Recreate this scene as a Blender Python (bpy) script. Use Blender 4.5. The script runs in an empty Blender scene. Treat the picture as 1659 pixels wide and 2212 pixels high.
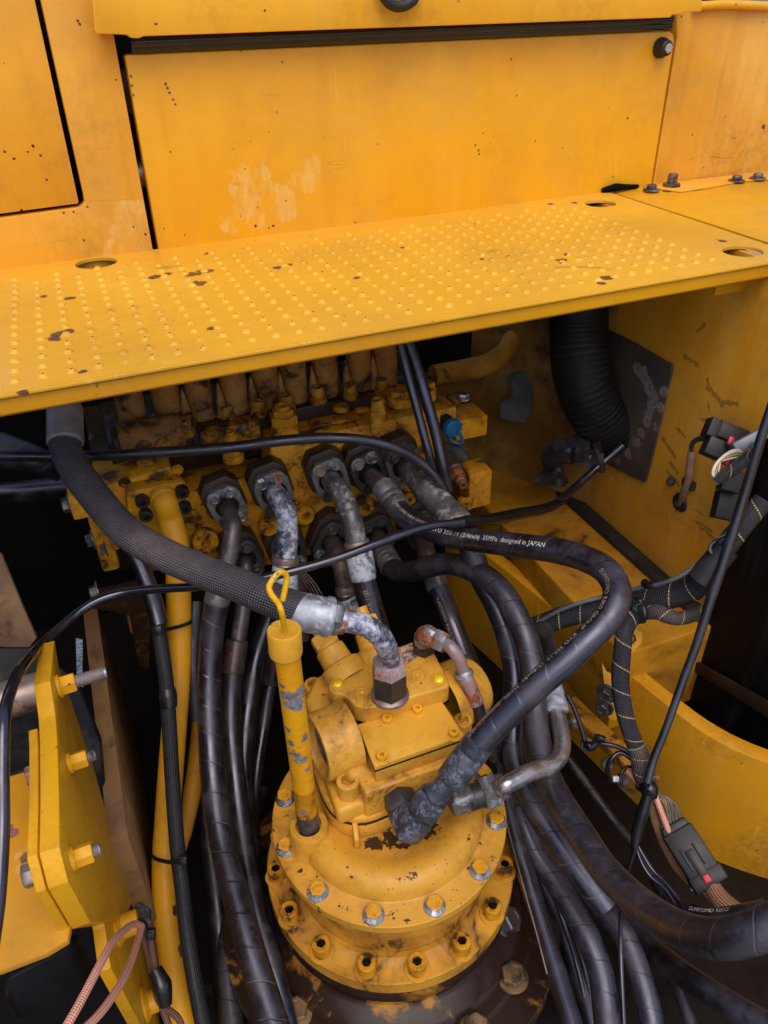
import bpy, bmesh, math, random
from mathutils import Vector, Matrix
random.seed(7)
SC = bpy.context.scene
COL = SC.collection
V = Vector
# ------------------------------------------------------------------ camera
RIGHT = V((0.92858856, -0.37058955, -0.0196638))
DOWN = V((-0.22295147, -0.51472397, -0.82785982))
FWD = V((0.29667477, 0.77312523, -0.56059028))
CAM = V((0, 0, 1.5))
FPX, CX, CY = 1660.0, 829.5, 1106.0
cam = bpy.data.cameras.new('camera')
cam.sensor_fit = 'VERTICAL'
cam.sensor_height = 36
cam.sensor_width = 27
cam.lens = 36 * FPX / 2212
cam.clip_start = 0.01
cam.clip_end = 200
co = bpy.data.objects.new('camera', cam)
COL.objects.link(co)
m3 = Matrix((RIGHT, -DOWN, -FWD)).transposed()
co.matrix_world = Matrix.Translation(CAM) @ m3.to_4x4()
SC.camera = co
# ------------------------------------------------------------------ sky, sun, exposure
w = bpy.data.worlds.new('World')
SC.world = w
w.use_nodes = True
nt = w.node_tree
bg = nt.nodes['Background']
sky = nt.nodes.new('ShaderNodeTexSky')
sky.sky_type = 'NISHITA'
sky.sun_disc = False
SUN_EL, SUN_AZ = 62.0, 190.0          # azimuth clockwise from +Y
sky.sun_elevation = math.radians(SUN_EL)
sky.sun_rotation = math.radians(SUN_AZ)
sky.air_density = 1.0
sky.dust_density = 2.4
sky.ozone_density = 1.0
nt.links.new(sky.outputs[0], bg.inputs[0])
bg.inputs[1].default_value = 0.15
sl = bpy.data.lights.new('sun', 'SUN')
sl.energy = 1.0
sl.angle = math.radians(55)
sl.color = (1, 0.92, 0.80)
so = bpy.data.objects.new('sun', sl)
COL.objects.link(so)
a, e = math.radians(SUN_AZ), math.radians(SUN_EL)
sd = V((math.sin(a) * math.cos(e), math.cos(a) * math.cos(e), math.sin(e)))
so.rotation_euler = sd.to_track_quat('Z', 'Y').to_euler()
so.location = (0, -1, 4)
SC.view_settings.view_transform = 'Standard'
SC.view_settings.look = 'None'
SC.view_settings.gamma = 1
SC.view_settings.exposure = 0.50


# ------------------------------------------------------------------ measuring: a spot of the photo on a known plane
def P(x, y, d=None, X=None, Y=None, Z=None):
    r = RIGHT * (x - CX) + DOWN * (y - CY) + FWD * FPX
    if X is not None: t = (X - CAM.x) / r.x
    elif Y is not None: t = (Y - CAM.y) / r.y
    elif Z is not None: t = (Z - CAM.z) / r.z
    else: t = d / FPX
    return CAM + r * t


# ------------------------------------------------------------------ mesh kit
def frame(ax):
    ax = V(ax).normalized()
    t = V((0, 0, 1)) if abs(ax.z) < 0.9 else V((0, 1, 0))
    u = t.cross(ax).normalized()
    return u, ax.cross(u).normalized(), ax


def spline(pts, sub=6):
    if len(pts) < 3: 
        return [pts[0].lerp(pts[-1], i / sub) for i in range(sub + 1)]
    q = [pts[0] * 2 - pts[1]] + list(pts) + [pts[-1] * 2 - pts[-2]]
    out = []
    for i in range(1, len(q) - 2):
        p0, p1, p2, p3 = q[i - 1:i + 3]
        # centripetal Catmull-Rom
        t1 = max((p1 - p0).length, 1e-6) ** .5
        t2 = t1 + max((p2 - p1).length, 1e-6) ** .5
        t3 = t2 + max((p3 - p2).length, 1e-6) ** .5
        for k in range(sub):
            t = t1 + (t2 - t1) * k / sub
            a1 = p0 * ((t1 - t) / t1) + p1 * (t / t1)
            a2 = p1 * ((t2 - t) / (t2 - t1)) + p2 * ((t - t1) / (t2 - t1))
            a3 = p2 * ((t3 - t) / (t3 - t2)) + p3 * ((t - t2) / (t3 - t2))
            b1 = a1 * ((t2 - t) / t2) + a2 * (t / t2)
            b2 = a2 * ((t3 - t) / (t3 - t1)) + a3 * ((t - t1) / (t3 - t1))
            out.append(b1 * ((t2 - t) / (t2 - t1)) + b2 * ((t - t1) / (t2 - t1)))
    out.append(pts[-1])
    return out


def lerp_list(rs, n):
    if not isinstance(rs, (list, tuple)): return [rs] * n
    m = len(rs) - 1
    o = []
    for i in range(n):
        f = i / (n - 1) * m
        k = min(int(f), m - 1)
        o.append(rs[k] + (rs[k + 1] - rs[k]) * (f - k))
    return o


class Path:
    def __init__(s, pts, sub=8):
        s.p = spline([V(p) for p in pts], sub)
        n = len(s.p)
        s.t = [(s.p[min(i + 1, n - 1)] - s.p[max(i - 1, 0)]).normalized() for i in range(n)]
        s.s = [0]
        for i in range(1, n): s.s.append(s.s[-1] + (s.p[i] - s.p[i - 1]).length)
        u, b, _ = frame(s.t[0])
        s.u, s.b = [u], [b]
        for i in range(1, n):
            u = s.u[-1] - s.t[i] * s.u[-1].dot(s.t[i])
            u.normalize()
            s.u.append(u)
            s.b.append(s.t[i].cross(u))
        s.len = s.s[-1]

    def at(s, q):
        q = min(max(q, 0), s.len - 1e-6)
        i = 0
        while s.s[i + 1] < q: i += 1
        f = (q - s.s[i]) / (s.s[i + 1] - s.s[i])
        l = lambda a: a[i].lerp(a[i + 1], f)
        return l(s.p), l(s.t).normalized(), l(s.u).normalized(), l(s.b).normalized()


class G:
    """gathers shapes that make ONE mesh object"""

    def __init__(s):
        s.v, s.f, s.uv = [], [], []

    def add(s, v, f, uv=None):
        o = len(s.v)
        s.v += [tuple(x) for x in v]
        for i, q in enumerate(f):
            s.f.append([k + o for k in q])
            s.uv.append(uv[i] if uv else [(0, 0)] * len(q))
        return s

    def tube(s, pts, r, seg=18, sub=8, caps=True, flat=None, path=None):
        pa = path or Path(pts, sub)
        n = len(pa.p)
        rs = lerp_list(r, n)
        v, f, uv = [], [], []
        for i in range(n):
            for k in range(seg):
                a = 2 * math.pi * k / seg
                v.append(pa.p[i] + (pa.u[i] * math.cos(a) + pa.b[i] * math.sin(a) * (flat or 1)) * rs[i])
        for i in range(n - 1):
            for k in range(seg):
                k2 = (k + 1) % seg
                f.append([i * seg + k, i * seg + k2, (i + 1) * seg + k2, (i + 1) * seg + k])
                u0, u1, v0, v1 = pa.s[i], pa.s[i + 1], k / seg, (k + 1) / seg
                uv.append([(u0, v0), (u0, v1), (u1, v1), (u1, v0)])
        if caps:
            f.append(list(range(seg))[::-1]); uv.append([(0, 0)] * seg)
            f.append([(n - 1) * seg + k for k in range(seg)]); uv.append([(pa.len, 0)] * seg)
        s.add(v, f, uv)
        s.path = pa
        return s

    def lathe(s, prof, o, ax, seg=32, rot=0, xs=1.0):
        u, b, ax = frame(ax)
        o = V(o)
        v, f, uv = [], [], []
        idx = []
        for r, h in prof:
            if r < 1e-6:
                idx.append([len(v)])
                v.append(o + ax * h)
            else:
                idx.append(list(range(len(v), len(v) + seg)))
                for k in range(seg):
                    a = 2 * math.pi * k / seg + rot
                    v.append(o + u * math.cos(a) * r * xs + b * math.sin(a) * r + ax * h)
        for i in range(len(prof) - 1):
            A, B = idx[i], idx[i + 1]
            for k in range(seg):
                k2 = (k + 1) % seg
                h0, h1, a0, a1 = prof[i][1], prof[i + 1][1], k / seg, (k + 1) / seg
                if len(A) == 1 and len(B) == 1: continue
                if len(A) == 1: f.append([A[0], B[k2], B[k]]); uv.append([(h0, a0), (h1, a1), (h1, a0)])
                elif len(B) == 1: f.append([A[k], A[k2], B[0]]); uv.append([(h0, a0), (h0, a1), (h1, a0)])
                else: f.append([A[k], A[k2], B[k2], B[k]]); uv.append([(h0, a0), (h0, a1), (h1, a1), (h1, a0)])
        return s.add(v, f, uv)

    def cyl(s, p0, p1, r, bev=0.001, seg=28, r1=None):
        p0, p1 = V(p0), V(p1)
        L = (p1 - p0).length
        r1 = r if r1 is None else r1
        return s.lathe([(0, 0), (r - bev, 0), (r, bev), (r1, L - bev), (r1 - bev, L), (0, L)], p0, p1 - p0, seg)

    def hexa(s, p0, p1, r, rot=0.0, cham=.12):
        p0, p1 = V(p0), V(p1)
        L = (p1 - p0).length
        c = min(r * cham, L * .3)
        return s.lathe([(0, 0), (r * .9, 0), (r, c), (r, L - c), (r * .9, L), (0, L)], p0, p1 - p0, 6, rot)

    def prism(s, poly, vec, bev=0.0, seg=2, holes=None):
        """poly: planar outline, pushed along vec; bevelled all round"""
        bm = bmesh.new()
        vec = V(vec)
        lo = [bm.verts.new(V(p)) for p in poly]
        hi = [bm.verts.new(V(p) + vec) for p in poly]
        n = len(poly)
        if not holes:
            bm.faces.new(lo[::-1]); bm.faces.new(hi)
        for i in range(n):
            bm.faces.new((lo[i], lo[(i + 1) % n], hi[(i + 1) % n], hi[i]))
        if holes:
            for ring, (A, sgn) in ((0, (lo, -1)), (1, (hi, 1))):
                ed = [bm.edges.get((A[i], A[(i + 1) % n])) for i in range(n)]
                for h in holes:
                    q = [bm.verts.new(V(p) + (vec if ring else V((0, 0, 0)))) for p in h]
                    ed += [bm.edges.new((q[i], q[(i + 1) % len(q)])) for i in range(len(q))]
                    if ring == 0: h0 = q
                    holes_v = q
                    s_h = getattr(s, '_h', {}); s_h[(ring, id(h))] = q; s._h = s_h
                bmesh.ops.triangle_fill(bm, use_beauty=True, use_dissolve=False, edges=ed)
            for h in holes:
                a, b = s._h[(0, id(h))], s._h[(1, id(h))]
                for i in range(len(a)):
                    j = (i + 1) % len(a)
                    bm.faces.new((a[i], b[i], b[j], a[j]))
        bmesh.ops.recalc_face_normals(bm, faces=bm.faces[:])
        if bev > 0:
            ed = [x for x in bm.edges if len(x.link_faces) == 2 and x.calc_face_angle(0) > 0.35]
            bmesh.ops.bevel(bm, geom=ed, offset=bev, segments=seg, profile=.5, affect='EDGES', clamp_overlap=True)
        return s.bm(bm)

    def bm(s, bm):
        bm.verts.index_update()
        s.add([x.co for x in bm.verts], [[q.index for q in x.verts] for x in bm.faces])
        bm.free()
        return s

    def box(s, lo, hi, bev=0.002, seg=2):
        a, b = V(lo), V(hi)
        return s.prism([(a.x, a.y, a.z), (b.x, a.y, a.z), (b.x, b.y, a.z), (a.x, b.y, a.z)], (0, 0, b.z - a.z), bev, seg)

    def obox(s, c, ax, ay, az, sx, sy, sz, bev=0.001, seg=2):
        c, ax, ay, az = V(c), V(ax).normalized() * sx / 2, V(ay).normalized() * sy / 2, V(az).normalized() * sz
        b = c - az / 2
        return s.prism([b - ax - ay, b + ax - ay, b + ax + ay, b - ax + ay], az, bev, seg)

    def mesh(s, name, mat, ang=38):
        me = bpy.data.meshes.new(name)
        me.from_pydata(s.v, [], s.f)
        ul = me.uv_layers.new(name='UVMap')
        i = 0
        for q in s.uv:
            for c in q:
                ul.data[i].uv = c
                i += 1
        for mm in (mat if isinstance(mat, (list, tuple)) else [mat]): me.materials.append(mm)
        me.validate()
        me.shade_smooth()
        me.set_sharp_from_angle(angle=math.radians(ang))
        return me

    def obj(s, name, mat, parent=None, ang=38, label=None):
        o = bpy.data.objects.new(name, s.mesh(name, mat, ang))
        COL.objects.link(o)
        if parent is not None: o.parent = parent
        if label: o['label'] = label
        return o


def tag(o, label, cat, group=None):
    o['label'] = label
    o['category'] = cat
    if group: o['group'] = group
    return o


def thing(name, label, cat, group=None):
    o = bpy.data.objects.new(name, None)
    o.empty_display_size = .02
    COL.objects.link(o)
    return tag(o, label, cat, group)


def structure(o):
    o['kind'] = 'structure'
    return o


def put(me, name, loc, ax, parent, sc=1.0, rot=None, mat=None):
    """one more copy of a small shared mesh (bolts, plugs) with its +Z along ax"""
    o = bpy.data.objects.new(name, me)
    COL.objects.link(o)
    u, b, ax = frame(ax)
    r = random.uniform(0, 1.05) if rot is None else rot
    m = Matrix((u, b, ax)).transposed().to_4x4() @ Matrix.Rotation(r, 4, 'Z')
    o.matrix_basis = Matrix.Translation(V(loc)) @ m @ Matrix.Scale(sc, 4)
    o.parent = parent
    if mat:
        o.material_slots[0].link = 'OBJECT'
        o.material_slots[0].material = mat
    return o


def text_geo(txt, size):
    c = bpy.data.curves.new('t', 'FONT')
    c.body = txt
    c.size = size
    c.resolution_u = 2
    o = bpy.data.objects.new('t', c)
    COL.objects.link(o)
    me = o.evaluated_get(bpy.context.evaluated_depsgraph_get()).to_mesh()
    v = [tuple(x.co) for x in me.vertices]
    f = [list(x.vertices) for x in me.polygons]
    bpy.data.objects.remove(o)
    bpy.data.curves.remove(c)
    return v, f


# ------------------------------------------------------------------ materials
class N:
    def __init__(s, name):
        s.m = bpy.data.materials.new(name)
        s.m.use_nodes = True
        s.t = s.m.node_tree
        s.b = s.t.nodes['Principled BSDF']
        s.pos = s.new('ShaderNodeNewGeometry').outputs['Position']
        s.bump_in = None

    def new(s, ty): return s.t.nodes.new(ty)

    def ln(s, a, b):
        if hasattr(a, 'links'): s.t.links.new(a, b)
        else: b.default_value = a

    def noise(s, sc, det=4, rough=.55, vec=None, dist=0.0, off=0.0, stretch=None):
        n = s.new('ShaderNodeTexNoise')
        v = vec or s.pos
        if off or stretch:
            mp = s.new('ShaderNodeMapping')
            mp.inputs['Location'].default_value = (off, off * .7, off * 1.3)
            if stretch: mp.inputs['Scale'].default_value = stretch
            s.ln(v, mp.inputs[0])
            v = mp.outputs[0]
        s.ln(v, n.inputs['Vector'])
        n.inputs['Scale'].default_value = sc
        n.inputs['Detail'].default_value = det
        n.inputs['Roughness'].default_value = rough
        n.inputs['Distortion'].default_value = dist
        return n.outputs[0]

    def rng(s, x, a, b, c=0.0, d=1.0, smooth=True):
        n = s.new('ShaderNodeMapRange')
        n.interpolation_type = 'SMOOTHSTEP' if smooth else 'LINEAR'
        s.ln(x, n.inputs[0])
        for i, q in enumerate((a, b, c, d)): n.inputs[i + 1].default_value = q
        return n.outputs[0]

    def mix(s, f, a, b):
        n = s.new('ShaderNodeMix')
        n.data_type = 'RGBA'
        s.ln(f, n.inputs[0])
        for q, k in ((a, 6), (b, 7)):
            if isinstance(q, (tuple, list)): q = (*q[:3], 1)
            s.ln(q, n.inputs[k])
        return n.outputs[2]

    def op(s, o, a, b=0.0, c=0.0):
        n = s.new('ShaderNodeMath')
        n.operation = o
        for i, q in enumerate((a, b, c)): s.ln(q, n.inputs[i])
        return n.outputs[0]

    def dist(s, p):
        n = s.new('ShaderNodeVectorMath')
        n.operation = 'DISTANCE'
        s.ln(s.pos, n.inputs[0])
        n.inputs[1].default_value = tuple(p)
        return n.outputs['Value']

    def spots(s, lst, sc=60, k=1.2, det=5):
        """worn or stained patches at given places with a ragged outline"""
        nz = s.noise(sc, det, .65)
        out = None
        for p, r in lst:
            q = s.rng(s.dist(p), 0, r, 1, 0, False)
            q = s.op('ADD', q, s.op('MULTIPLY', s.op('SUBTRACT', nz, .5), k))
            out = q if out is None else s.op('MAXIMUM', out, q)
        return s.rng(out, .42, .5)

    def uv(s):
        n = s.new('ShaderNodeUVMap')
        x = s.new('ShaderNodeSeparateXYZ')
        s.ln(n.outputs[0], x.inputs[0])
        return x.outputs[0], x.outputs[1]

    def sep(s):
        x = s.new('ShaderNodeSeparateXYZ')
        s.ln(s.pos, x.inputs[0])
        return x.outputs

    def bump(s, h, st=.3, d=.001):
        n = s.new('ShaderNodeBump')
        n.inputs['Strength'].default_value = st
        n.inputs['Distance'].default_value = d
        s.ln(h, n.inputs['Height'])
        if s.bump_in: s.ln(s.bump_in, n.inputs['Normal'])
        s.bump_in = n.outputs[0]

    def done(s, col, rough, metal=0.0, spec=.5, coat=0.0):
        if isinstance(col, (tuple, list)): col = (*col[:3], 1)
        s.ln(col, s.b.inputs['Base Color'])
        s.ln(rough, s.b.inputs['Roughness'])
        s.ln(metal, s.b.inputs['Metallic'])
        s.b.inputs['Specular IOR Level'].default_value = spec
        s.b.inputs['Coat Weight'].default_value = coat
        s.b.inputs['Coat Roughness'].default_value = .22
        if s.bump_in: s.ln(s.bump_in, s.b.inputs['Normal'])
        return s.m


YEL = (0.66, 0.305, 0.022)
GRIME = (0.030, 0.017, 0.010)
RUST = (0.16, 0.055, 0.022)


def paint(name, base=YEL, grime=0.0, gscale=14, chips=0.0, speck=0.0, dust=0.0, rough=.42, streak=0.0, spots=None,
          spotcol=(0.05, 0.028, 0.02), pale=None, sscale=60, grimecol=GRIME, cast=0.0, coat=0.0, wet=0.0, sk=1.2, film=.3, scr=0.0, spotstr=.95):
    base = (min(1, base[0] * 1.05), base[1] * .985, base[2] * .36)
    m = N(name)
    n0 = m.noise(3.2, 3, .5)
    c = m.mix(m.rng(n0, .3, .7), [q * .92 for q in base], [min(1, base[0] * 1.07), base[1] * 1.13, base[2] * 1.4])
    n1 = m.noise(30, 5, .6, off=3)
    c = m.mix(m.rng(n1, .35, .75, 0, .22), c, [base[0] * .8, base[1] * .72, base[2] * .7])
    r = m.rng(n1, .3, .7, rough - .07, rough + .1)
    if streak:
        ns = m.noise(16, 4, .6, off=7, stretch=(1, 1, .08))
        c = m.mix(m.rng(ns, .5, .72, 0, streak), c, (base[0] * 1.05, base[1] * 1.25, base[2] * 3 + .01))
        ns2 = m.noise(22, 4, .6, off=17, stretch=(1, 1, .06))
        c = m.mix(m.rng(ns2, .55, .75, 0, streak * .8), c, (base[0] * .62, base[1] * .5, base[2] * .7))
    if pale:
        sp = m.spots(pale, 16, 1.5)
        c = m.mix(m.op('MULTIPLY', sp, m.rng(m.noise(60, 8, .75, off=41, stretch=(1, 1, .35)), .40, .66, .0, .75)), c, (.80, .50, .14))
    if dust:
        nd = m.noise(7, 6, .65, off=11)
        c = m.mix(m.rng(nd, .42, .7, 0, dust), c, (.44, .25, .075))
    if film:
        f1 = m.op('MULTIPLY', m.rng(m.noise(5.5, 5, .6, off=51), .40, .68), m.rng(m.noise(75, 7, .75, off=53), .34, .66))
        c = m.mix(m.op('MULTIPLY', f1, film), c, (.15, .068, .014))
        r = m.op('ADD', r, m.op('MULTIPLY', f1, .12))
        f2 = m.rng(m.noise(330, 3, .6, off=57), .66, .72, 0, film * 1.3)
        c = m.mix(m.op('MULTIPLY', f2, m.rng(m.noise(11, 4, .6, off=59), .45, .6)), c, (.07, .034, .012))
    if scr:
        for q, st in ((61, (1, 1, .07)), (67, (.09, .09, 1))):
            ns = m.op('ABSOLUTE', m.op('SUBTRACT', m.noise(21, 2, .5, off=q, stretch=st), .5))
            on = m.op('MULTIPLY', m.op('LESS_THAN', ns, .0035), m.rng(m.noise(9, 3, .6, off=q + 2), .58, .64))
            c = m.mix(m.op('MULTIPLY', on, scr), c, (.80, .52, .20) if q == 61 else (.20, .09, .03))
    if grime:
        g = m.noise(gscale, 8, .68, off=5, dist=.4)
        t = .72 - grime * .36
        gm = m.rng(g, t, t + .09)
        soft = m.rng(g, t - .13, t + .05, 0, .55)
        c = m.mix(soft, c, (base[0] * .33, base[1] * .24, base[2] * .4 + .004))
        c = m.mix(m.op('MULTIPLY', gm, .94), c, grimecol)
        r = m.op('SUBTRACT', r, m.op('MULTIPLY', gm, .14))
        m.bump(m.rng(g, t - .05, t + .12), .35, .0012)
    if speck:
        vo = m.new('ShaderNodeTexVoronoi')
        m.ln(m.pos, vo.inputs['Vector'])
        vo.inputs['Scale'].default_value = 72
        sx = m.new('ShaderNodeSeparateColor')
        m.ln(vo.outputs['Color'], sx.inputs[0])
        lim = m.rng(sx.outputs[0], 1 - speck * .45, 1.0, 0, .15, False)
        dn = m.op('ADD', vo.outputs['Distance'], m.op('MULTIPLY', m.op('SUBTRACT', m.noise(420, 2), .5), .22))
        sm = m.op('MULTIPLY', m.op('LESS_THAN', dn, lim), m.op('GREATER_THAN', lim, .001))
        c = m.mix(m.op('MULTIPLY', sm, .9), c, m.mix(sx.outputs[1], (.03, .018, .012), (.13, .055, .02)))
    if chips:
        nc = m.noise(46, 6, .72, off=23)
        nb = m.noise(6, 2, .5, off=31)
        ch = m.rng(m.op('ADD', nc, m.op('MULTIPLY', nb, .35)), .93 - chips * .2, .95 - chips * .2)
        c = m.mix(ch, c, RUST)
        r = m.op('ADD', r, m.op('MULTIPLY', ch, .2))
        m.bump(m.op('MULTIPLY', ch, -1.0), .5, .0006)
    if spots:
        sp = m.spots(spots, sscale, sk)
        c = m.mix(m.op('MULTIPLY', sp, spotstr), c, m.mix(m.rng(m.noise(140, 4), .4, .6), spotcol, [q * 1.8 for q in spotcol]))
        m.bump(m.op('MULTIPLY', sp, -1.0), .6, .0007)
    if wet:
        vo = m.new('ShaderNodeTexVoronoi')
        m.ln(m.pos, vo.inputs['Vector'])
        vo.inputs['Scale'].default_value = 210
        sx = m.new('ShaderNodeSeparateColor')
        m.ln(vo.outputs['Color'], sx.inputs[0])
        dr = m.op('MULTIPLY', m.rng(vo.outputs['Distance'], .05, .38, 1, 0), m.op('GREATER_THAN', sx.outputs[0], 1 - wet))
        m.bump(dr, .9, .0016)
        r = m.op('SUBTRACT', r, m.op('MULTIPLY', m.rng(dr, .02, .1), .3))
    if cast: m.bump(m.noise(420, 3, .6), cast, .0009)
    m.bump(m.noise(150, 3, .6), .10, .0006)
    m.bump(m.noise(9, 2, .5), .12, .004)
    return m.done(c, r, 0, .24, coat * .6)


def rubber(name, col=(.014, .0135, .017), wrap=0.0, dust=.25, rough=.40, dustcol=(.10, .072, .068)):
    m = N(name)
    u, v = m.uv()
    n = m.noise(22, 6, .65)
    c = m.mix(m.rng(n, .45, .75, 0, dust), col, dustcol)
    c = m.mix(m.rng(m.noise(160, 4, .7, off=4), .56, .7, 0, dust * .9), c, dustcol)
    r = m.rng(n, .38, .68, rough - .15, rough + .2)
    if wrap:
        wob = m.op('MULTIPLY', m.noise(30, 2), .25)
        fr = m.op('FRACT', m.op('ADD', m.op('ADD', m.op('DIVIDE', u, wrap), v), wob))
        ln_ = m.op('MULTIPLY', m.op('LESS_THAN', fr, .035), 1.0)
        step = m.rng(fr, 0, .08, 0, 1)
        m.bump(step, .55, .0009)
        wear = m.rng(m.noise(12, 3, off=9), .42, .6)
        c = m.mix(m.op('MULTIPLY', ln_, m.op('MULTIPLY', wear, .5)), c, (.16, .13, .11))
        c = m.mix(m.op('MULTIPLY', ln_, m.op('MULTIPLY', m.op('SUBTRACT', 1, wear), .8)), c, (.004, .004, .005))
    m.bump(m.noise(260, 3, .6), .14, .0005)
    m.bump(m.noise(35, 3, .6), .10, .002)
    m.b.inputs['Specular Tint'].default_value = (.84, .80, 1.0, 1)
    return m.done(c, r, 0, 1.0, .25)


def braid(name, c1, c2, fu, fv, rough=.5, tr=None, depth=.0012, dust=0.0):
    """woven sleeve: strands crossing at an angle; tr = light tracer thread (pitch, colour)"""
    m = N(name)
    u, v = m.uv()
    a = m.op('SINE', m.op('MULTIPLY', m.op('ADD', m.op('MULTIPLY', u, fu), m.op('MULTIPLY', v, fv)), 6.28318))
    b = m.op('SINE', m.op('MULTIPLY', m.op('SUBTRACT', m.op('MULTIPLY', u, fu), m.op('MULTIPLY', v, fv)), 6.28318))
    h = m.rng(m.op('MULTIPLY', a, b), -.75, .75)
    n = m.noise(18, 5, .6)
    c = m.mix(h, c1, c2)
    if dust: c = m.mix(m.op('MULTIPLY', m.rng(m.noise(6, 4, .6, off=3), .36, .62, 0, dust), m.rng(m.noise(60, 5, .7), .3, .6, .5, 1)), c, (.15, .115, .115))
    if tr:
        fr = m.op('FRACT', m.op('ADD', m.op('DIVIDE', u, tr[0]), v))
        on = m.op('MULTIPLY', m.op('LESS_THAN', fr, tr[2]), m.rng(b, -.9, -.5))
        c = m.mix(on, c, tr[1])
        h = m.op('ADD', h, m.op('MULTIPLY', on, .5))
    m.bump(h, .9, depth)
    return m.done(c, m.rng(n, .3, .7, rough - .08, rough + .12), 0, .5)


def metal(name, col, rough=.4, met=.8, mott=None, rust=0.0, msc=45, dirt=.3, brushed=0.0, mt=.5):
    m = N(name)
    n = m.noise(18, 6, .65)
    c = m.mix(m.rng(n, .3, .7), [q * .72 for q in col], [min(1, q * 1.15) for q in col])
    k = met
    r = m.rng(n, .3, .7, rough - .1, rough + .12)
    if mott:
        q = m.op('ADD', m.op('MULTIPLY', m.noise(msc, 8, .72, off=2, dist=.6), .62), m.op('MULTIPLY', m.noise(msc * 4.5, 6, .72, off=12), .38))
        f = m.rng(q, mt - .10, mt + .08)
        c = m.mix(f, c, mott)
        k = m.rng(f, 0, 1, met, .05)
        r = m.op('ADD', r, m.op('MULTIPLY', f, .25))
        m.bump(f, .25, .0008)
    if dirt:
        q = m.noise(28, 7, .7, off=8)
        f = m.rng(q, .66 - dirt * .25, .78 - dirt * .2)
        c = m.mix(m.op('MULTIPLY', f, .85), c, (.03, .022, .018))
        r = m.op('ADD', r, m.op('MULTIPLY', f, .12))
    if rust:
        q = m.noise(38, 8, .72, off=14)
        f = m.rng(q, .66 - rust * .28, .70 - rust * .26)
        c = m.mix(f, c, m.mix(m.rng(m.noise(120, 4), .35, .65), (.32, .085, .02), (.14, .035, .015)))
        k = m.op('MULTIPLY', m.rng(f, 0, 1, 1, 0), k)
        r = m.op('ADD', r, m.op('MULTIPLY', f, .3))
        m.bump(f, .3, .001)
    m.bump(m.noise(200, 3, .7), .15, .0005)
    return m.done(c, r, k, .5)


def plain(name, col, rough=.5, met=0.0, var=.3, dirt=0.0, coat=0.0, spec=.5):
    m = N(name)
    n = m.noise(25, 5, .6)
    c = m.mix(m.rng(n, .3, .7), [q * (1 - var) for q in col], [min(1, q * (1 + var)) for q in col])
    if dirt: c = m.mix(m.rng(m.noise(14, 7, .7, off=6), .5, .7, 0, dirt), c, (.1, .075, .055))
    m.bump(m.noise(180, 3, .6), .15, .0006)
    return m.done(c, m.rng(n, .3, .7, rough - .08, rough + .1), met, spec, coat)
# ------------------------------------------------------------------ body panels round the step
def W(x, y, off=0.0):
    """a spot on the engine-hood wall (a vertical plane a couple of degrees off square)"""
    n = V((-0.033, 1, 0))
    r = RIGHT * (x - CX) + DOWN * (y - CY) + FWD * FPX
    return CAM + r * ((1.1645 + off - n.dot(CAM)) / n.dot(r))


WN = V((-0.033, 1, 0)).normalized()
hp = lambda x, y: W(x, y)
M_hatch = paint('paint_hatch', (.74, .345, .02), speck=.5, streak=.34, dust=.2, rough=.33, coat=.1, scr=.3, film=.13,
                pale=[(W(530, 400), .06), (W(545, 455), .06), (W(505, 470), .045), (W(655, 385), .05), (W(620, 440), .05)],
                spots=[(W(358, 182), .003), (W(362, 190), .003), (W(366, 200), .0028), (W(374, 215), .003), (W(379, 225), .003), (W(283, 165), .003), (W(285, 185), .003), (W(288, 205), .0025), (W(552, 488), .004), (W(590, 488), .004), (W(1034, 325), .003), (W(1035, 333), .003), (W(1018, 453), .003), (W(618, 434), .002), (W(368, 328), .0025)], sscale=220)
M_panel = paint('paint_side_panel', (.75, .35, .06), speck=.6, streak=.3, dust=.3, rough=.38, scr=.3,
                pale=[(W(290, 500), .06), (W(270, 540), .05)], spots=[(W(101, 388), .003), (W(71, 315), .0035), (W(10, 328), .003), (W(30, 343), .003), (W(88, 336), .003), (W(159, 458), .003), (W(138, 460), .003), (W(168, 45), .003), (W(172, 52), .003), (W(60, 328), .0025), (W(46, 455), .004)], sscale=220)
M_hood = paint('paint_hood', (.80, .40, .05), speck=.3, streak=.35, dust=.2, rough=.4, spots=[(W(926, 27, -.05), .009)], sscale=120)
M_rpanel = paint('paint_right_panel', (.74, .355, .08), speck=.3, streak=.6, dust=.45, rough=.36, scr=.7, spots=[(W(1652, 275), .01)], sscale=120)
M_black = plain('black_rubber_seal', (.008, .008, .010), .28, dirt=.12)
M_rub = plain('black_moulded_rubber', (.012, .011, .012), .55, dirt=.3)
M_dark = paint('paint_oily_dark', (.12, .055, .012), grime=1.3, gscale=9, dust=.2, rough=.5)
M_void = plain('shade_and_seal_black', (.0035, .003, .003), .85, spec=.08)  # near-black: deep shade of the bay put into the colour; also seals and gaskets
M_bolt = metal('zinc_bolt', (.52, .52, .52), .3, .9, mott=(.33, .31, .29), rust=.12, dirt=.5)
M_boltd = metal('dirty_bolt', (.2, .18, .17), .42, .7, rust=.2, dirt=.8)

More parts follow.
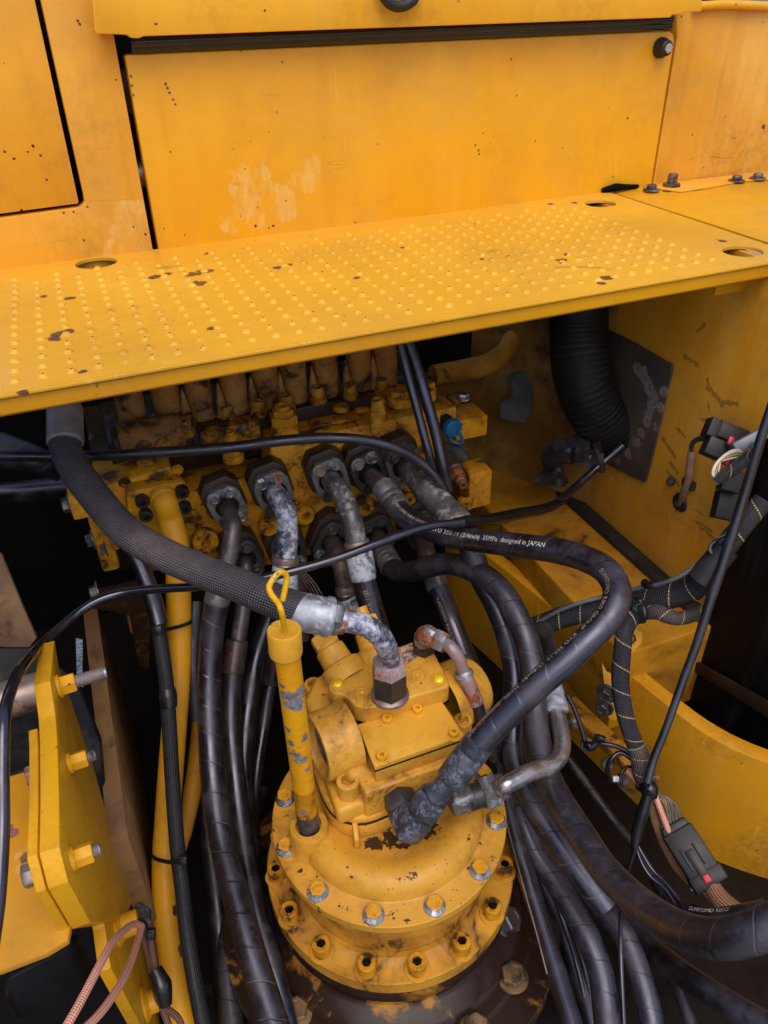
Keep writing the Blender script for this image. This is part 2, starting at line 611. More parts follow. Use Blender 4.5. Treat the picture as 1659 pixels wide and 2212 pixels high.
T_door = G().prism([W(-90, -60), W(62, -60), W(170, 437), W(168, 440), W(-90, 474)], WN * .02, .0022).obj('access_door', M_panel)
tag(T_door, 'yellow access door with a black gap round it, at the far left', 'access door')
o = G().prism([W(77, -50), W(180, 420), W(183, 438), W(174, 447), W(-90, 483), W(-90, 660), W(352, 590), W(330, 537), W(246, 75), W(230, -50)], WN * .02, .002).obj('side_panel', M_panel)
tag(o, 'yellow fixed side panel left of the wide hatch, framing the access door', 'body panel')
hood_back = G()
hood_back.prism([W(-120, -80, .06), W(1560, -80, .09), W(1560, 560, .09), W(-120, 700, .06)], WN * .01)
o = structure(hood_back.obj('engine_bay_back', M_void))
# pieces seen through the slit between panel and hatch
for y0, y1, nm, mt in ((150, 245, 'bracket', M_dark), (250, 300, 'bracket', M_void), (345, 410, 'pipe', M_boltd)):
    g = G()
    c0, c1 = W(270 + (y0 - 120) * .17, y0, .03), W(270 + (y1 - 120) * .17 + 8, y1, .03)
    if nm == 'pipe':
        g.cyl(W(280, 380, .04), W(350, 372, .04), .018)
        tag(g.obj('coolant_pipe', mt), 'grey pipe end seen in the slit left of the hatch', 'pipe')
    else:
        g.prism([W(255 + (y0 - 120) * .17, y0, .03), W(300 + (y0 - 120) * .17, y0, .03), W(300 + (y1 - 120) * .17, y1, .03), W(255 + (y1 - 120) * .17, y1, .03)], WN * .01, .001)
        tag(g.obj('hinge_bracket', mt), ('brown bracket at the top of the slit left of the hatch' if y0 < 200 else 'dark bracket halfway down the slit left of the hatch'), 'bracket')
hatch = thing('hatch_cover', 'wide plain yellow hatch cover with a round stop in its upper right corner', 'hatch cover')
G().prism([W(270, 121), W(276, 118), W(1446, 67), W(1455, 74), W(1457, 90), W(1409, 388), W(1404, 440), W(352, 590), W(343, 537)], WN * .022, .004, 3).obj('panel', M_hatch, hatch)
c = W(1426, 103, 0)
st = G().lathe([(0, .0), (.015, .0), (.015, .006), (.0125, .011), (.0115, .017), (.009, .019), (0, .019)], c, -WN, 28).obj('rubber_stop', M_rub, hatch)
G().hexa(c - WN * .0185, c - WN * .0225, .0075, .3).obj('stop_bolt', M_bolt, st)
hood = thing('engine_hood', 'yellow hood edge across the top of the picture, above the black seal', 'hood')
ho = -.035
G().prism([W(195, -60, ho), W(204, 62, ho), W(207, 73, ho), W(268, 75, ho), W(276, 76, ho), W(283, 82, ho), W(300, 83, ho), W(310, 78.5, ho), W(1449, 38, ho), W(1452, 32, ho), W(1475, 31, ho), W(1478, 27, ho), W(1516, 25, ho), W(1520, -60, ho)], WN * .012, .003, 2).obj('edge_panel', M_hood, hood)
G().prism([W(215, 70, ho + .012), W(1450, 33, ho + .012), W(1450, 20, ho + .012), W(215, 55, ho + .012)], WN * .04, .002).obj('return_flange', M_hood, hood)
lt = G().tube([W(820, -25, ho - .012), W(840, 6, ho - .014), W(862, 14, ho - .014), W(890, 2, ho - .014), W(905, -25, ho - .012)], .007, 14)
tag(lt.obj('hood_latch', M_rub), 'black rubber hood latch at the top edge of the picture', 'latch')
seal = thing('rubber_seal', 'long black rubber seal strip between hood and hatch', 'seal')
G().tube([W(282, 92, -.006), W(860, 68, -.006), W(1450, 43, -.006)], .0066, 14).obj('upper_bead', M_black, seal)
G().tube([W(283, 104, -.003), W(860, 80, -.003), W(1448, 56, -.003)], .0058, 14).obj('lower_bead', M_black, seal)
rp = thing('right_panel', 'yellow panel right of the hatch, with a scratch and pale streaks', 'body panel')
G().prism([W(1460, 15, .004), W(1463, 80, .004), W(1412, 392, .004), W(1408, 430, .004), W(1760, 390, .004), W(1760, 15, .004)], WN * .02, .002).obj('panel', M_rpanel, rp)
G().tube([W(1500, 14, -.002), W(1560, 10, -.004), W(1660, 13, -.004), W(1760, 16, -.004)], .0065, 14).obj('rolled_edge', M_hood, rp)

# ------------------------------------------------------------------ step plate
ZS = 1.2
XD = V((1, .03, 0)).normalized()
sf = lambda x: .7362 + .0225 * x        # front edge Y
sbk = lambda x: 1.1665 + .032 * x       # back edge Y
sp_spots = [(P(335, 598, Z=ZS), .016), (P(415, 592, Z=ZS), .020), (P(445, 585, Z=ZS), .018), (P(428, 612, Z=ZS), .018), (P(130, 722, Z=ZS), .018), (P(148, 716, Z=ZS), .014), (P(118, 732, Z=ZS), .012),
            (P(150, 644, Z=ZS), .011), (P(95, 640, Z=ZS), .009), (P(600, 578, Z=ZS), .012), (P(625, 572, Z=ZS), .010), (P(1215, 562, Z=ZS), .014), (P(1310, 600, Z=ZS), .015), (P(1300, 612, Z=ZS), .010),
            (P(180, 803, Z=ZS), .009), (P(450, 548, Z=ZS), .010), (P(870, 535, Z=ZS), .008), (P(1240, 438, Z=ZS), .010), (P(1190, 441, Z=ZS), .011), (P(455, 710, Z=ZS), .010),
            (P(1080, 673, Z=ZS), .012), (P(1050, 680, Z=ZS), .008), (P(283, 832, Z=ZS), .006), (P(50, 848, Z=ZS), .012), (P(1560, 520, Z=ZS), .012), (P(360, 592, Z=ZS), .012), (P(770, 600, Z=ZS), .01), (P(1040, 560, Z=ZS), .008)]
M_step = paint('paint_step', (.70, .365, .06), speck=.22, dust=.14, rough=.36, spots=sp_spots, spotcol=(.055, .026, .024), sscale=85, chips=.12, coat=.1, film=.16, sk=1.5, scr=.4)
M_lip = paint('paint_step_lip', (.66, .30, .018), speck=.2, dust=.1, rough=.4, chips=.12)
step = thing('step_plate', 'long yellow non-slip step plate covered in raised studs', 'step')


def oval(c, ax, L, r, n=10):
    ax = V(ax).normalized()
    b = V((0, 0, 1)).cross(ax)
    o = []
    for s in (1, -1):
        for i in range(n + 1):
            t = -math.pi / 2 + math.pi * i / n
            o.append(c + ax * s * (L / 2 - r) + ax * s * math.cos(t) * r + b * s * math.sin(t) * r)
    return o


slots = [(P(208, 568, Z=ZS), .0555, .0255), (P(1297, 440, Z=ZS), .0525, .0235), (P(1604, 543, Z=ZS), .0545, .0250)]
g = G()
x0, x1 = -.30, .886
g.prism([(x0, sf(x0), ZS), (x1, sf(x1), ZS), (x1 + .004, sf(x1) + .004, ZS), (.8955, sbk(.8955), ZS), (x0, sbk(x0), ZS)], (0, 0, -.004), 0, holes=[oval(c, XD, L, r) for c, L, r in slots])
g.obj('plate', M_step, step, ang=30)
g = G()
g.prism([(x0, sf(x0) + .0005, ZS - .0005), (x0, sf(x0) + .0005, ZS - .0045), (x0, sf(x0) - .0018, ZS - .0045), (x0, sf(x0) - .0018, ZS - .0005)], (x1 - x0, sf(x1) - sf(x0), 0), .0011, 2)
g.obj('front_edge', M_step, step)
x2 = .855
g = G()
g.prism([(x0, sf(x0) + .007, ZS - .0045), (x0, sf(x0) + .003, ZS - .008), (x0, sf(x0) + .003, ZS - .022), (x0, sf(x0) + .007, ZS - .0255), (x0, sf(x0) + .05, ZS - .0255), (x0, sf(x0) + .05, ZS - .0235), (x0, sf(x0) + .009, ZS - .0225), (x0, sf(x0) + .009, ZS - .0045)], (x2 - x0, sf(x2) - sf(x0), 0), .001, 2)
g.obj('front_lip', M_lip, step)
stud = G().lathe([(.0060, -.0003), (.0054, .0003), (.0042, .0015), (.0035, .0024), (.0025, .0030), (.0013, .0032), (.0010, .0018), (0, .0016)], (0, 0, 0), (0, 0, 1), 14)
M_stud = paint('paint_stud', (.75, .405, .075), speck=.2, dust=.25, rough=.34, chips=.42, film=.5)
stud_me = stud.mesh('raised_stud', M_stud)
stud_worn = stud.mesh('worn_stud', [M_stud, plain('worn_stud_tip', (.07, .04, .03), .55, var=.6)])
for p_ in stud_worn.polygons:
    c_ = p_.center
    if c_.xy.length < .0012 or (c_.y > .0012 and .0014 < c_.z < .0029 and abs(c_.x) < .0022): p_.material_index = 1
pos = []
for i in range(-8, 34):
    for k in range(14):
        x = -.0815 + i * .02585
        y = sf(x) + .0245 + k * .02645 + .0004 * i
        if i % 2 and k == 13: continue
        c = V((x, y, ZS))
        if any(abs(x - s[0].x) < .034 and abs(y - s[0].y) < .024 for s in slots): continue
        if x > .80 or y > sbk(x) - .05: continue
        pos.append(c)
vis = [c for c in pos if c.x > -.112]
vis.sort(key=lambda c: (c - CAM).length)
for c in vis[:300]:
    put(stud_worn if random.random() < .38 else stud_me, 'raised_stud', c, (0, 0, 1), step, random.uniform(.9, 1.08), rot=random.uniform(-.5, .5))
g = G()
for c in vis[300:] + [c for c in pos if c.x <= -.112]:
    g.add([V(q) + c for q in stud.v], stud.f)
o = g.obj('far_studs', M_stud, step)
o['kind'] = 'stuff'
# deck to the right of the step
deck = thing('deck_plate', 'smooth yellow deck plate right of the step, with four dark bolts', 'deck plate')
M_deck = paint('paint_deck', (.70, .345, .03), speck=.15, dust=.25, rough=.34, streak=.1, spots=[(P(1440, 412, Z=ZS), .014), (P(1500, 409, Z=ZS), .016), (P(1400, 405, Z=ZS), .012), (P(1560, 497, Z=ZS), .02), (P(1530, 499, Z=ZS), .012), (P(1610, 388, Z=ZS), .02)], sscale=90)
G().prism([(.9035, sbk(.9), ZS - .001), (.903, .70, ZS - .001), (1.5, .72, ZS - .001), (1.5, sbk(1.5) + .01, ZS - .001)], (0, 0, -.005), .001).obj('plate', M_deck, deck)
G().prism([P(1402, 404, Z=ZS + .002), P(1470, 413, Z=ZS + .002), P(1530, 404, Z=ZS + .002), P(1600, 391, Z=ZS + .002), P(1680, 384, Z=ZS + .002), P(1720, 362, Z=ZS + .002), P(1400, 398, Z=ZS + .002)], (0, 0, -.0025), .0006).obj('wall_foot', M_rpanel, deck)
wash = lambda nm, r, h, wr: (G().lathe([(0, 0), (wr, 0), (wr, .0012), (wr * .96, .0022), (r * 1.02, .0024), (0, .0024)], (0, 0, 0), (0, 0, 1), 24).hexa((0, 0, .002), (0, 0, h), r).mesh(nm, M_boltd))
deck_bolt = wash('deck_bolt', .0085, .0095, .0145)
for x, y, s in ((1407, 408, 1), (1450, 399, 1.05), (1591, 388, 1), (1636, 383, 1)):
    o = put(deck_bolt, 'bolt', P(x, y + 3, Z=ZS + .002), (0, 0, 1), deck, s)
    if x == 1450:
        o.scale = (s, s, s * 2.1)
g = G()
g.tube([P(1300, 412, Z=ZS + .003), P(1330, 405, Z=ZS + .008), P(1350, 404, Z=ZS + .006), P(1378, 402, Z=ZS + .003)], [.004, .007, .005, .003], 10)
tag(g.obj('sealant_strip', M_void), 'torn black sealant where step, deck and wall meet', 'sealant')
br = thing('step_bracket', 'yellow angle bracket under the right end of the step', 'bracket')
G().box((.868, .775, 1.135), (.93, .80, 1.192), .003).obj('upright', M_lip, br)
G().box((.80, .80, 1.145), (.868, .806, 1.17), .002).obj('tab', M_lip, br)

# ------------------------------------------------------------------ the machine bay
bw = []
for x0, y0, x1, y1, r in ((1432, 948, 1456, 985, .005), (1440, 1018, 1466, 1048, .006), (1448, 1000, 1462, 1020, .005), (1507, 715, 1522, 700, .004), (1478, 770, 1506, 788, .005), (1530, 838, 1560, 872, .007), (1560, 868, 1592, 874, .006), (1528, 820, 1531, 830, .004), (1500, 1125, 1535, 1145, .004), (1515, 1140, 1545, 1165, .004), (1530, 872, 1531, 885, .004), (1462, 925, 1480, 945, .004), (1515, 905, 1532, 912, .004), (1500, 1100, 1530, 1118, .003)):
    for k in range(7):
        bw.append((P(x0 + (x1 - x0) * k / 6, y0 + (y1 - y0) * k / 6, X=.85), r * 1.25))
M_bay = paint('paint_bay_wall', (.70, .32, .05), speck=.3, dust=.5, rough=.42, streak=.5, scr=.3, spots=bw, spotcol=(.03, .022, .016), sscale=150, sk=2.3, spotstr=.5, grime=.04, gscale=6)
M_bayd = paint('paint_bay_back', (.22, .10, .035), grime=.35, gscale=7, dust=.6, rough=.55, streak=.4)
M_shelf = paint('paint_bay_shelf', (.52, .235, .018), grime=.42, gscale=6, dust=.35, rough=.5, speck=.5)
M_web = paint('paint_web', (.64, .29, .02), speck=.3, dust=.25, film=.45, scr=.3, rough=.42, streak=.35, chips=.15, spots=[(P(1430, 1955, X=.70), .01), (P(1595, 1665, X=.73), .012), (P(1590, 1672, X=.74), .01), (P(1478, 1660, X=.71), .006), (P(1520, 1915, X=.70), .01), (P(1460, 1770, X=.705), .008)], sscale=90)
sw = thing('bay_side_wall', 'yellow right-hand wall of the bay, scuffed with black marks', 'wall')
G().box((.85, .30, .30), (.862, 1.40, 1.1945), .001).obj('sheet', M_bay, sw)
bk = thing('bay_back_wall', 'dull brown rear wall of the bay beside the air duct', 'wall')
g = G()
A, B, Cc, D = V((.705, 1.318, .61)), V((.790, 1.240, .61)), V((.822, 1.12, .61)), V((.85, 1.06, .61))
pl = []
for i in range(9):
    t = i / 8
    pl.append(A * (1 - t) ** 2 + B * 2 * t * (1 - t) * 1 + Cc * t * t)
pl.append(D)
g.prism(pl + [p + V((.03, .03, 0)) for p in pl[::-1]], (0, 0, .58), 0)
g.prism([V((.40, 1.335, .61)), A, A + V((0, .02, 0)), V((.40, 1.355, .61))], (0, 0, .22), 0)
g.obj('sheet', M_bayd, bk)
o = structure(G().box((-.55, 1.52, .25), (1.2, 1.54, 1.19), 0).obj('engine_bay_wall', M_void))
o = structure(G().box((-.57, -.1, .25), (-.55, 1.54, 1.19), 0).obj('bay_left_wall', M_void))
o = structure(G().prism([(-.57, -.1, .30), (1.2, -.1, .30), (1.2, 1.54, .30), (-.57, 1.54, .30)], (0, 0, -.003), 0, holes=[[P(163, 1376, Z=.30), P(179, 1380, Z=.30), P(178, 1440, Z=.30), P(180, 1484, Z=.30), P(166, 1482, Z=.30)]]).obj('bay_floor', paint('paint_bay_floor', (.05, .024, .012), grime=1.25, gscale=9, rough=.5, grimecol=(.006, .004, .004))))  # oily grime, its colours blackened further to hold the bay's deep shade
sh = thing('bay_shelf', 'stained yellow shelf with a black foam strip along the wall', 'shelf')
G().box((.664, .685, .44), (.849, 1.40, .62), .004, 3).obj('shelf_plate', M_shelf, sh)
G().prism([(.822, .70, .6205), (.849, .70, .6205), (.849, 1.13, .6205), (.818, 1.13, .6205)], (0, 0, .012), .003).obj('foam_strip', M_rub, sh)
wb = thing('frame_web', 'tall yellow frame plate at lower right with a bright curved top edge', 'frame plate')
wp = [V((.600, 1.20, .56)), V((.626, 1.082, .56)), V((.648, .97, .56)), V((.665, .872, .56)), V((.679, .77, .56)), V((.691, .694, .56)), V((.705, .616, .56)), V((.720, .552, .56)), V((.742, .505, .56)), V((.772, .466, .56)), V((.83, .41, .56)), V((.92, .34, .56))]
wp = spline(wp, 3)
off = [p + V((.025, .012, 0)) for p in wp]
G().prism(wp + off[::-1], (0, 0, -.40), .002).obj('plate', M_web, wb, ang=25)
o = G().prism([(.848, .20, .31), (.848, .684, .31), (.848, .684, .612), (.848, .20, .612)], (-.003, 0, 0), .001).obj('pit_shade_sheet', M_void)  # added black sheet: the darkness of the pit put into its colour
tag(o, 'added black sheet for the shade in the deep pit behind the curved frame plate', 'shade sheet')
# rail low along the web
rl = thing('lower_rail', 'rusty yellow rail low along the frame plate, carrying small clamps', 'rail')
M_rail = paint('paint_rail', (.5, .22, .02), grime=.5, gscale=20, chips=.6, dust=.4, rough=.55)
g = G()
ra, rb = P(1215, 1520, d=1.28), P(1400, 1700, d=1.17)
g.prism([ra, rb, rb + V((.03, .008, 0)), ra + V((.03, .008, 0))], (0, 0, -.018), .003)
g.obj('bar', M_rail, rl)
clip = G().lathe([(0, 0), (.011, 0), (.012, .004), (.009, .009), (.006, .012), (0, .012)], (0, 0, 0), (0, 0, 1), 12).mesh('clamp_nut', metal('plated_clamp', (.34, .28, .25), .5, .5, rust=.2, dirt=.8))
for x, y in ((1238, 1560), (1270, 1608), (1315, 1650), (1345, 1685)):
    put(clip, 'clamp_nut', P(x, y, d=1.24), (-.8, -.4, .5), rl)
# brown strip deep behind the web
o = G().prism([P(1500, 1428, X=.828), P(1700, 1540, X=.828), P(1700, 1578, X=.828), P(1500, 1452, X=.828)], (.006, 0, 0), .002).obj('inner_rail', plain('dim_brown_steel', (.045, .024, .012), .6, .4, dirt=.2, spec=.2))
tag(o, 'dim brown rail in the dark behind the curved frame plate', 'rail')

# ------------------------------------------------------------------ duct, flap, foil
m_ = N('ribbed_duct_rubber')
u_, v_ = m_.uv()
ln_ = m_.op('LESS_THAN', m_.op('FRACT', m_.op('ADD', m_.op('DIVIDE', u_, .0105), m_.op('MULTIPLY', m_.noise(16, 3), .5))), .09)
on_ = m_.op('MULTIPLY', ln_, m_.rng(m_.noise(9, 4, .6, off=4), .46, .62))
m_.bump(on_, .5, .001)
M_duct = m_.done(m_.mix(m_.op('MULTIPLY', on_, .8), m_.mix(m_.rng(m_.noise(12, 5, .6), .4, .7), (.0040, .0035, .0035), (.013, .011, .010)), (.07, .06, .055)), .6, 0, .3)
duct = thing('air_duct', 'thick black ribbed air duct bending down into the wall flap', 'duct')
pa = Path([P(1249, 610, d=1.33), P(1250, 690, d=1.345), P(1252, 773, d=1.35), P(1266, 840, d=1.36), P(1292, 895, d=1.385), P(1330, 935, d=1.42)], 40)
n = len(pa.p)
rs = [.0505 + .0004 * math.sin(pa.s[i] / .0085 * 2 * math.pi) * min(1, max(.15, (pa.s[i] - .05) / .06)) for i in range(n)]
g = G()
g.tube(None, rs, 40, path=pa)
g.obj('hose_body', M_duct, duct, ang=80)
M_flap = plain('flap_rubber', (.030, .025, .025), .5, var=.35, dirt=.6)
zf = lambda zx, zy, X=.842: P(1261.5 + .23959 * zx, 604.9 + .23959 * zy, X=X)
foam = [(zf(480, 790), .020), (zf(540, 850), .022), (zf(570, 920), .024), (zf(590, 990), .024), (zf(610, 1060), .024), (zf(600, 1130), .024), (zf(580, 1200), .022), (zf(560, 1280), .02), (zf(520, 1370), .02), (zf(470, 1460), .02), (zf(400, 1560), .022), (zf(300, 1620), .022), (zf(220, 1600), .02), (zf(720, 1000), .016), (zf(690, 1150), .016), (zf(650, 1330), .014)]
M_flap = paint('flap_rubber_sheet', (.048, .041, .10), dust=.12, film=.2, rough=.5, spots=foam, spotcol=(.125, .10, .10), sscale=34, sk=1.3, spotstr=.8)
flap = G().prism([zf(190, 440), zf(480, 590), zf(790, 765), zf(775, 870), zf(740, 1000), zf(690, 1250), zf(600, 1620), zf(545, 1830), zf(430, 1780), zf(180, 1650), zf(60, 1560), zf(-80, 1500), zf(-200, 1350), zf(-200, 700)], (.005, 0, 0), .0015).obj('wall_flap', M_flap)
tag(flap, 'black rubber flap with torn grey foam, on the wall behind the duct', 'flap')
g = G()
pts = [(1188, 1050, 1.47), (1192, 1020, 1.46), (1204, 988, 1.42), (1228, 968, 1.40), (1252, 970, 1.39), (1275, 985, 1.385), (1300, 980, 1.375)]
pa = Path([P(*p) for p in pts], 4)
v, f = [], []
for i in range(len(pa.p)):
    sd = pa.t[i].cross(FWD).normalized()
    for k in range(7):
        v.append(pa.p[i] + sd * (k - 3) * .0088 * (1 + .3 * math.sin(i * .9)) - FWD * (random.uniform(-.003, .003) + .014 * (1 - abs(k - 3) / 3) + .005 * math.sin(i * 1.7 + k)))
for i in range(len(pa.p) - 1):
    for k in range(6): f.append([i * 7 + k, i * 7 + k + 1, i * 7 + 8 + k, i * 7 + 7 + k])
g.add(v, f)
tag(g.obj('crumpled_sheet', plain('grey_dusty_sheet', (.05, .046, .05), .45, .6, dirt=.4)), 'crumpled shiny black sheet under the duct', 'plastic sheet')
o = G().prism([P(933 + .2917 * a, 656.7 + .2917 * b, d=1.535) for a, b in ((560, 540), (770, 460), (745, 760), (690, 885), (500, 850), (510, 730), (590, 690), (600, 620))], FWD * .006, .001).obj('foam_patch', plain('grey_foam', (.085, .075, .078), .8, var=.4, dirt=.4))
tag(o, 'torn grey foam patch on the brown rear wall', 'foam patch')
M_oilpipe = paint('paint_oil_pipe', (.42, .185, .02), grime=.35, gscale=12, dust=.4, rough=.5)
o = G().tube([P(935, 812, d=1.46), P(1000, 800, d=1.48), P(1060, 783, d=1.5), P(1095, 755, d=1.52), P(1118, 700, d=1.53), P(1125, 620, d=1.53)], .021, 20).obj('oil_pipe', M_oilpipe)
tag(o, 'dull yellow pipe curving up behind the valve block', 'pipe')
# grommets and stubs on the side wall
gr = thing('cable_grommet', 'black grommet with a cord passing into the yellow side wall', 'grommet')
G().lathe([(.006, .0), (.015, 0), (.017, .002), (.015, .005), (.008, .006), (.006, .003)], P(1471, 1085, X=.85), (-1, 0, 0), 26).obj('ring', M_rub, gr)
G().obox(P(1488, 1046, X=.845), (0, 1, 0), (0, 0, 1), (1, 0, 0), .026, .016, .01, .003).obj('clip', M_rub, gr)
M_jack = plain('dusty_tan_jacket', (.26, .15, .09), .7, var=.4, dirt=.5)
G().tube([P(1470, 1090, X=.852), P(1476, 1065, X=.838), P(1487, 1035, X=.834), P(1491, 1000, X=.832), P(1494, 975, X=.834)], .0058, 12).obj('jacket', M_jack, gr)
M_wireg = plain('grey_green_wire', (.06, .075, .06), .45)
for k in (-1, 0, 1):
    G().tube([P(1493 + k * 2, 985, X=.834), P(1494 + k * 3, 963 + k, X=.83), P(1505 + k, 950 + k * 3, X=.82), P(1530, 948 + k * 4, X=.80)], .0018, 8).obj('wire', M_wireg, gr)
o = G().cyl(P(1449, 1040, X=.853), P(1449, 1040, X=.843), .0075, .002).obj('blanking_plug', M_rub)
tag(o, 'small black plug in the side wall left of the grommet', 'plug')
# ------------------------------------------------------------------ bolts
M_head = metal('bolt_head', (.52, .52, .55), .24, .95, mott=(.16, .145, .13), rust=.12, dirt=.45, mt=.56)
M_headr = metal('bolt_head_rusty', (.36, .30, .27), .42, .6, rust=.5, dirt=.5)
M_headk = metal('bolt_head_dark', (.13, .115, .11), .42, .6, dirt=.6, rust=.15)
M_sock = plain('black_oxide', (.012, .011, .011), .35, .2, dirt=.25)


def hex_bolt_me(name, mat, washer=1.42, h=1.05):
    # unit: across-corner radius 1
    g = G()
    g.lathe([(0, 0), (washer, 0), (washer, .16), (washer * .96, .24), (1.0, .26), (0, .26)], (0, 0, 0), (0, 0, 1), 26)
    g.lathe([(.99, .24), (1.0, .3), (1.0, h - .14), (.88, h), (.62, h), (.56, h - .05), (0, h - .05)], (0, 0, 0), (0, 0, 1), 6)
    return g.mesh(name, mat, 30)


def socket_me(name, mat, h=1.25, hole=.56, mat2=None):
    g = G()
    n = 24
    ring = []
    prof = [(1, 0), (1, h - .12), (.9, h)]
    g.lathe([(0, 0)] + prof, (0, 0, 0), (0, 0, 1), n)
    v, f = [], []
    for k in range(n):
        a = 2 * math.pi * k / n
        v.append((.9 * math.cos(a), .9 * math.sin(a), h))
    for zz in (h, h - .75):
        for k in range(n):
            a = 2 * math.pi * k / n
            q = hole * math.cos(math.pi / 6) / math.cos((a % (math.pi / 3)) - math.pi / 6)
            # frame() of +Z gives a rotated basis: keep plain xy here
            v.append((q * math.cos(a), q * math.sin(a), zz))
    for k in range(n):
        k2 = (k + 1) % n
        f.append([k, k2, n + k2, n + k])
        f.append([n + k, n + k2, 2 * n + k2, 2 * n + k])
    f.append([2 * n + k for k in range(n)])
    g.add(v, f)
    return g.mesh(name, mat, 35)


HB = hex_bolt_me('hex_bolt', M_head)
HP = hex_bolt_me('flange_bolt', [M_head, paint('paint_bolt_top', (.62, .30, .04), chips=.35, grime=.3, gscale=50)], 1.27, 1.1)
for p_ in HP.polygons:
    if p_.center.z > .98 and p_.normal.z > .5: p_.material_index = 1
PB = hex_bolt_me('painted_bolt', paint('paint_bolt', (.60, .285, .03), grime=.55, gscale=45, chips=.4))
M_vcap = paint('paint_valve_cap', (.36, .165, .08), grime=.5, film=.7, gscale=26, dust=.5, rough=.5, chips=.5)
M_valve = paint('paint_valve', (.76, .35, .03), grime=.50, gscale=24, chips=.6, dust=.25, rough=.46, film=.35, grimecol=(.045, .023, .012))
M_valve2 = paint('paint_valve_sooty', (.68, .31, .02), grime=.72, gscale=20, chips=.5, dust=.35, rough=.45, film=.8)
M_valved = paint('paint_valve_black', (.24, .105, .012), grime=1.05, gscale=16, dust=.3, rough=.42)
M_block = plain('greasy_flange_block', (.055, .033, .022), .48, .4, dirt=.3)
M_plug = paint('paint_plug', (.60, .28, .02), grime=.6, gscale=38, chips=.3)
SOCK = socket_me('socket_bolt', M_sock)
PSOCK = socket_me('painted_socket', M_plug, .9, .42)

# ------------------------------------------------------------------ valve block
YF = 1.03
valve = thing('valve_block', 'big grimy yellow hydraulic valve block with a row of upright caps, under the step', 'valve block')


def vb(name, xa, ya, xb, yb, Y, depth, mat, bev=.003, dz=None, par=None):
    """block whose front face covers the spots (xa,ya)-(xb,yb) of the photo on the plane Y"""
    a, b = P(xa, ya, Y=Y), P(xb, yb, Y=Y)
    g = G()
    g.box((min(a.x, b.x), Y, min(a.z, b.z)), (max(a.x, b.x), Y + depth, max(a.z, b.z)), bev)
    return g.obj(name, mat, par or valve)


g = G()
# front body: outline of the front face, with the notch of the dark pocket at the top
fz = .925
poly = [(-.050, fz - .012), (.055, fz), (.060, fz), (.066, fz - .052), (.205, fz - .052), (.212, fz + .002), (.50, fz + .004), (.505, .70), (.11, .70), (.105, .74), (-.01, .745), (-.012, .80), (-.05, .80)]
g.prism([(x, YF, z) for x, z in poly], (0, .09, 0), .004)
g.obj('front_body', M_valve, valve)
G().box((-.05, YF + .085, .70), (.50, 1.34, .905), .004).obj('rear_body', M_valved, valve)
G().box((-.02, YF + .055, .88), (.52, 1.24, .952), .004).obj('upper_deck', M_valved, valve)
# raised bars on top
vb('top_boss', 430, 934, 567, 960, 1.065, .03, M_valve2, .003)
vb('top_boss', 672, 922, 762, 948, 1.055, .03, M_valve, .003)
vb('top_boss', 770, 886, 800, 925, 1.075, .04, M_valve, .004)
vb('top_boss', 832, 880, 907, 908, 1.075, .05, M_valve, .006)
vb('top_boss', 940, 888, 985, 925, 1.05, .05, M_valve, .003)
vb('end_arm', 985, 912, 1052, 940, 1.055, .06, M_valve, .003)
vb('end_boss', 982, 868, 1020, 900, 1.13, .04, M_valve2, .006)
# relief section upper left: a lying cylinder and two round plugs
a, b = P(252, 955, Y=1.075), P(395, 925, Y=1.075)
b.z = a.z
G().cyl(a, b, .026, .004, 32).obj('relief_section', M_vcap, valve)
G().cyl(a + V((-.006, 0, 0)), a + V((.004, 0, 0)), .029, .002, 32).obj('end_ring', M_valved, valve)
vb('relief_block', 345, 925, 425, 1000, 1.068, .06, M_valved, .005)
for x, y in ((311, 966), (352, 962)):
    o = put(G().lathe([(0, 0), (.012, 0), (.012, .004), (.010, .006), (.006, .0062), (.005, .0045), (0, .0045)], (0, 0, 0), (0, 0, 1), 24).mesh('round_plug', M_valve2), 'round_plug', P(x, y, Y=1.05), (0, -1, 0), valve)
vb('drain_block', 294, 995, 335, 1005, 1.04, .02, M_valve2)
# rings in the top of the front face
ringm = G().lathe([(.0088, 0), (.0088, .0016), (.0074, .002), (.0068, .0006), (.004, .0004), (.0035, .0018), (0, .002)], (0, 0, 0), (0, 0, 1), 24).mesh('ring_plug', M_valve2)
for x, y in ((269, 1042), (383, 1014)):
    put(ringm, 'ring_plug', P(x, y, Y=YF), (0, -1, 0), valve)
# front plugs with a hexagon hole
for x, y, r in ((441, 1163, .0205), (654, 1108, .0165), (578, 1131, .0165), (782, 1088, .017), (425, 1196, .015), (735, 1100, .011), (1000, 1085, .014), (880, 1075, .012), (905, 1085, .011)):
    put(PSOCK, 'hexagon_plug', P(x, y, Y=YF - r * .8), (0, -1, .12), valve, r)
# left arm, bracket plate and bolts
vb('left_arm', 145, 1075, 232, 1110, .985, .06, M_valve, .003)
o = vb('left_plate', 188, 1118, 262, 1230, 1.06, .02, M_valve, .006)
for x, y, r in ((133, 1093, .014), (184, 1170, .013), (212, 1188, .011), (196, 1283, .016)):
    c = P(x, y, Y=1.01)
    put(HB, 'hex_bolt', c + V((.012, 0, 0)), (-1, -.05, 0), valve, r * .8, mat=M_boltd)
g = G()
g.prism([P(195, 1290, Y=1.08), P(310, 1262, Y=1.08), P(330, 1300, Y=1.08), P(322, 1450, Y=1.08), P(300, 1440, Y=1.08), P(280, 1330, Y=1.08), P(196, 1315, Y=1.08)], (0, .02, 0), .003)
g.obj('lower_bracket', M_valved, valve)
G().cyl(P(300, 1365, Y=1.10), P(285, 1300, Y=1.12), .014, .003).obj('lower_knob', M_vcap, valve)
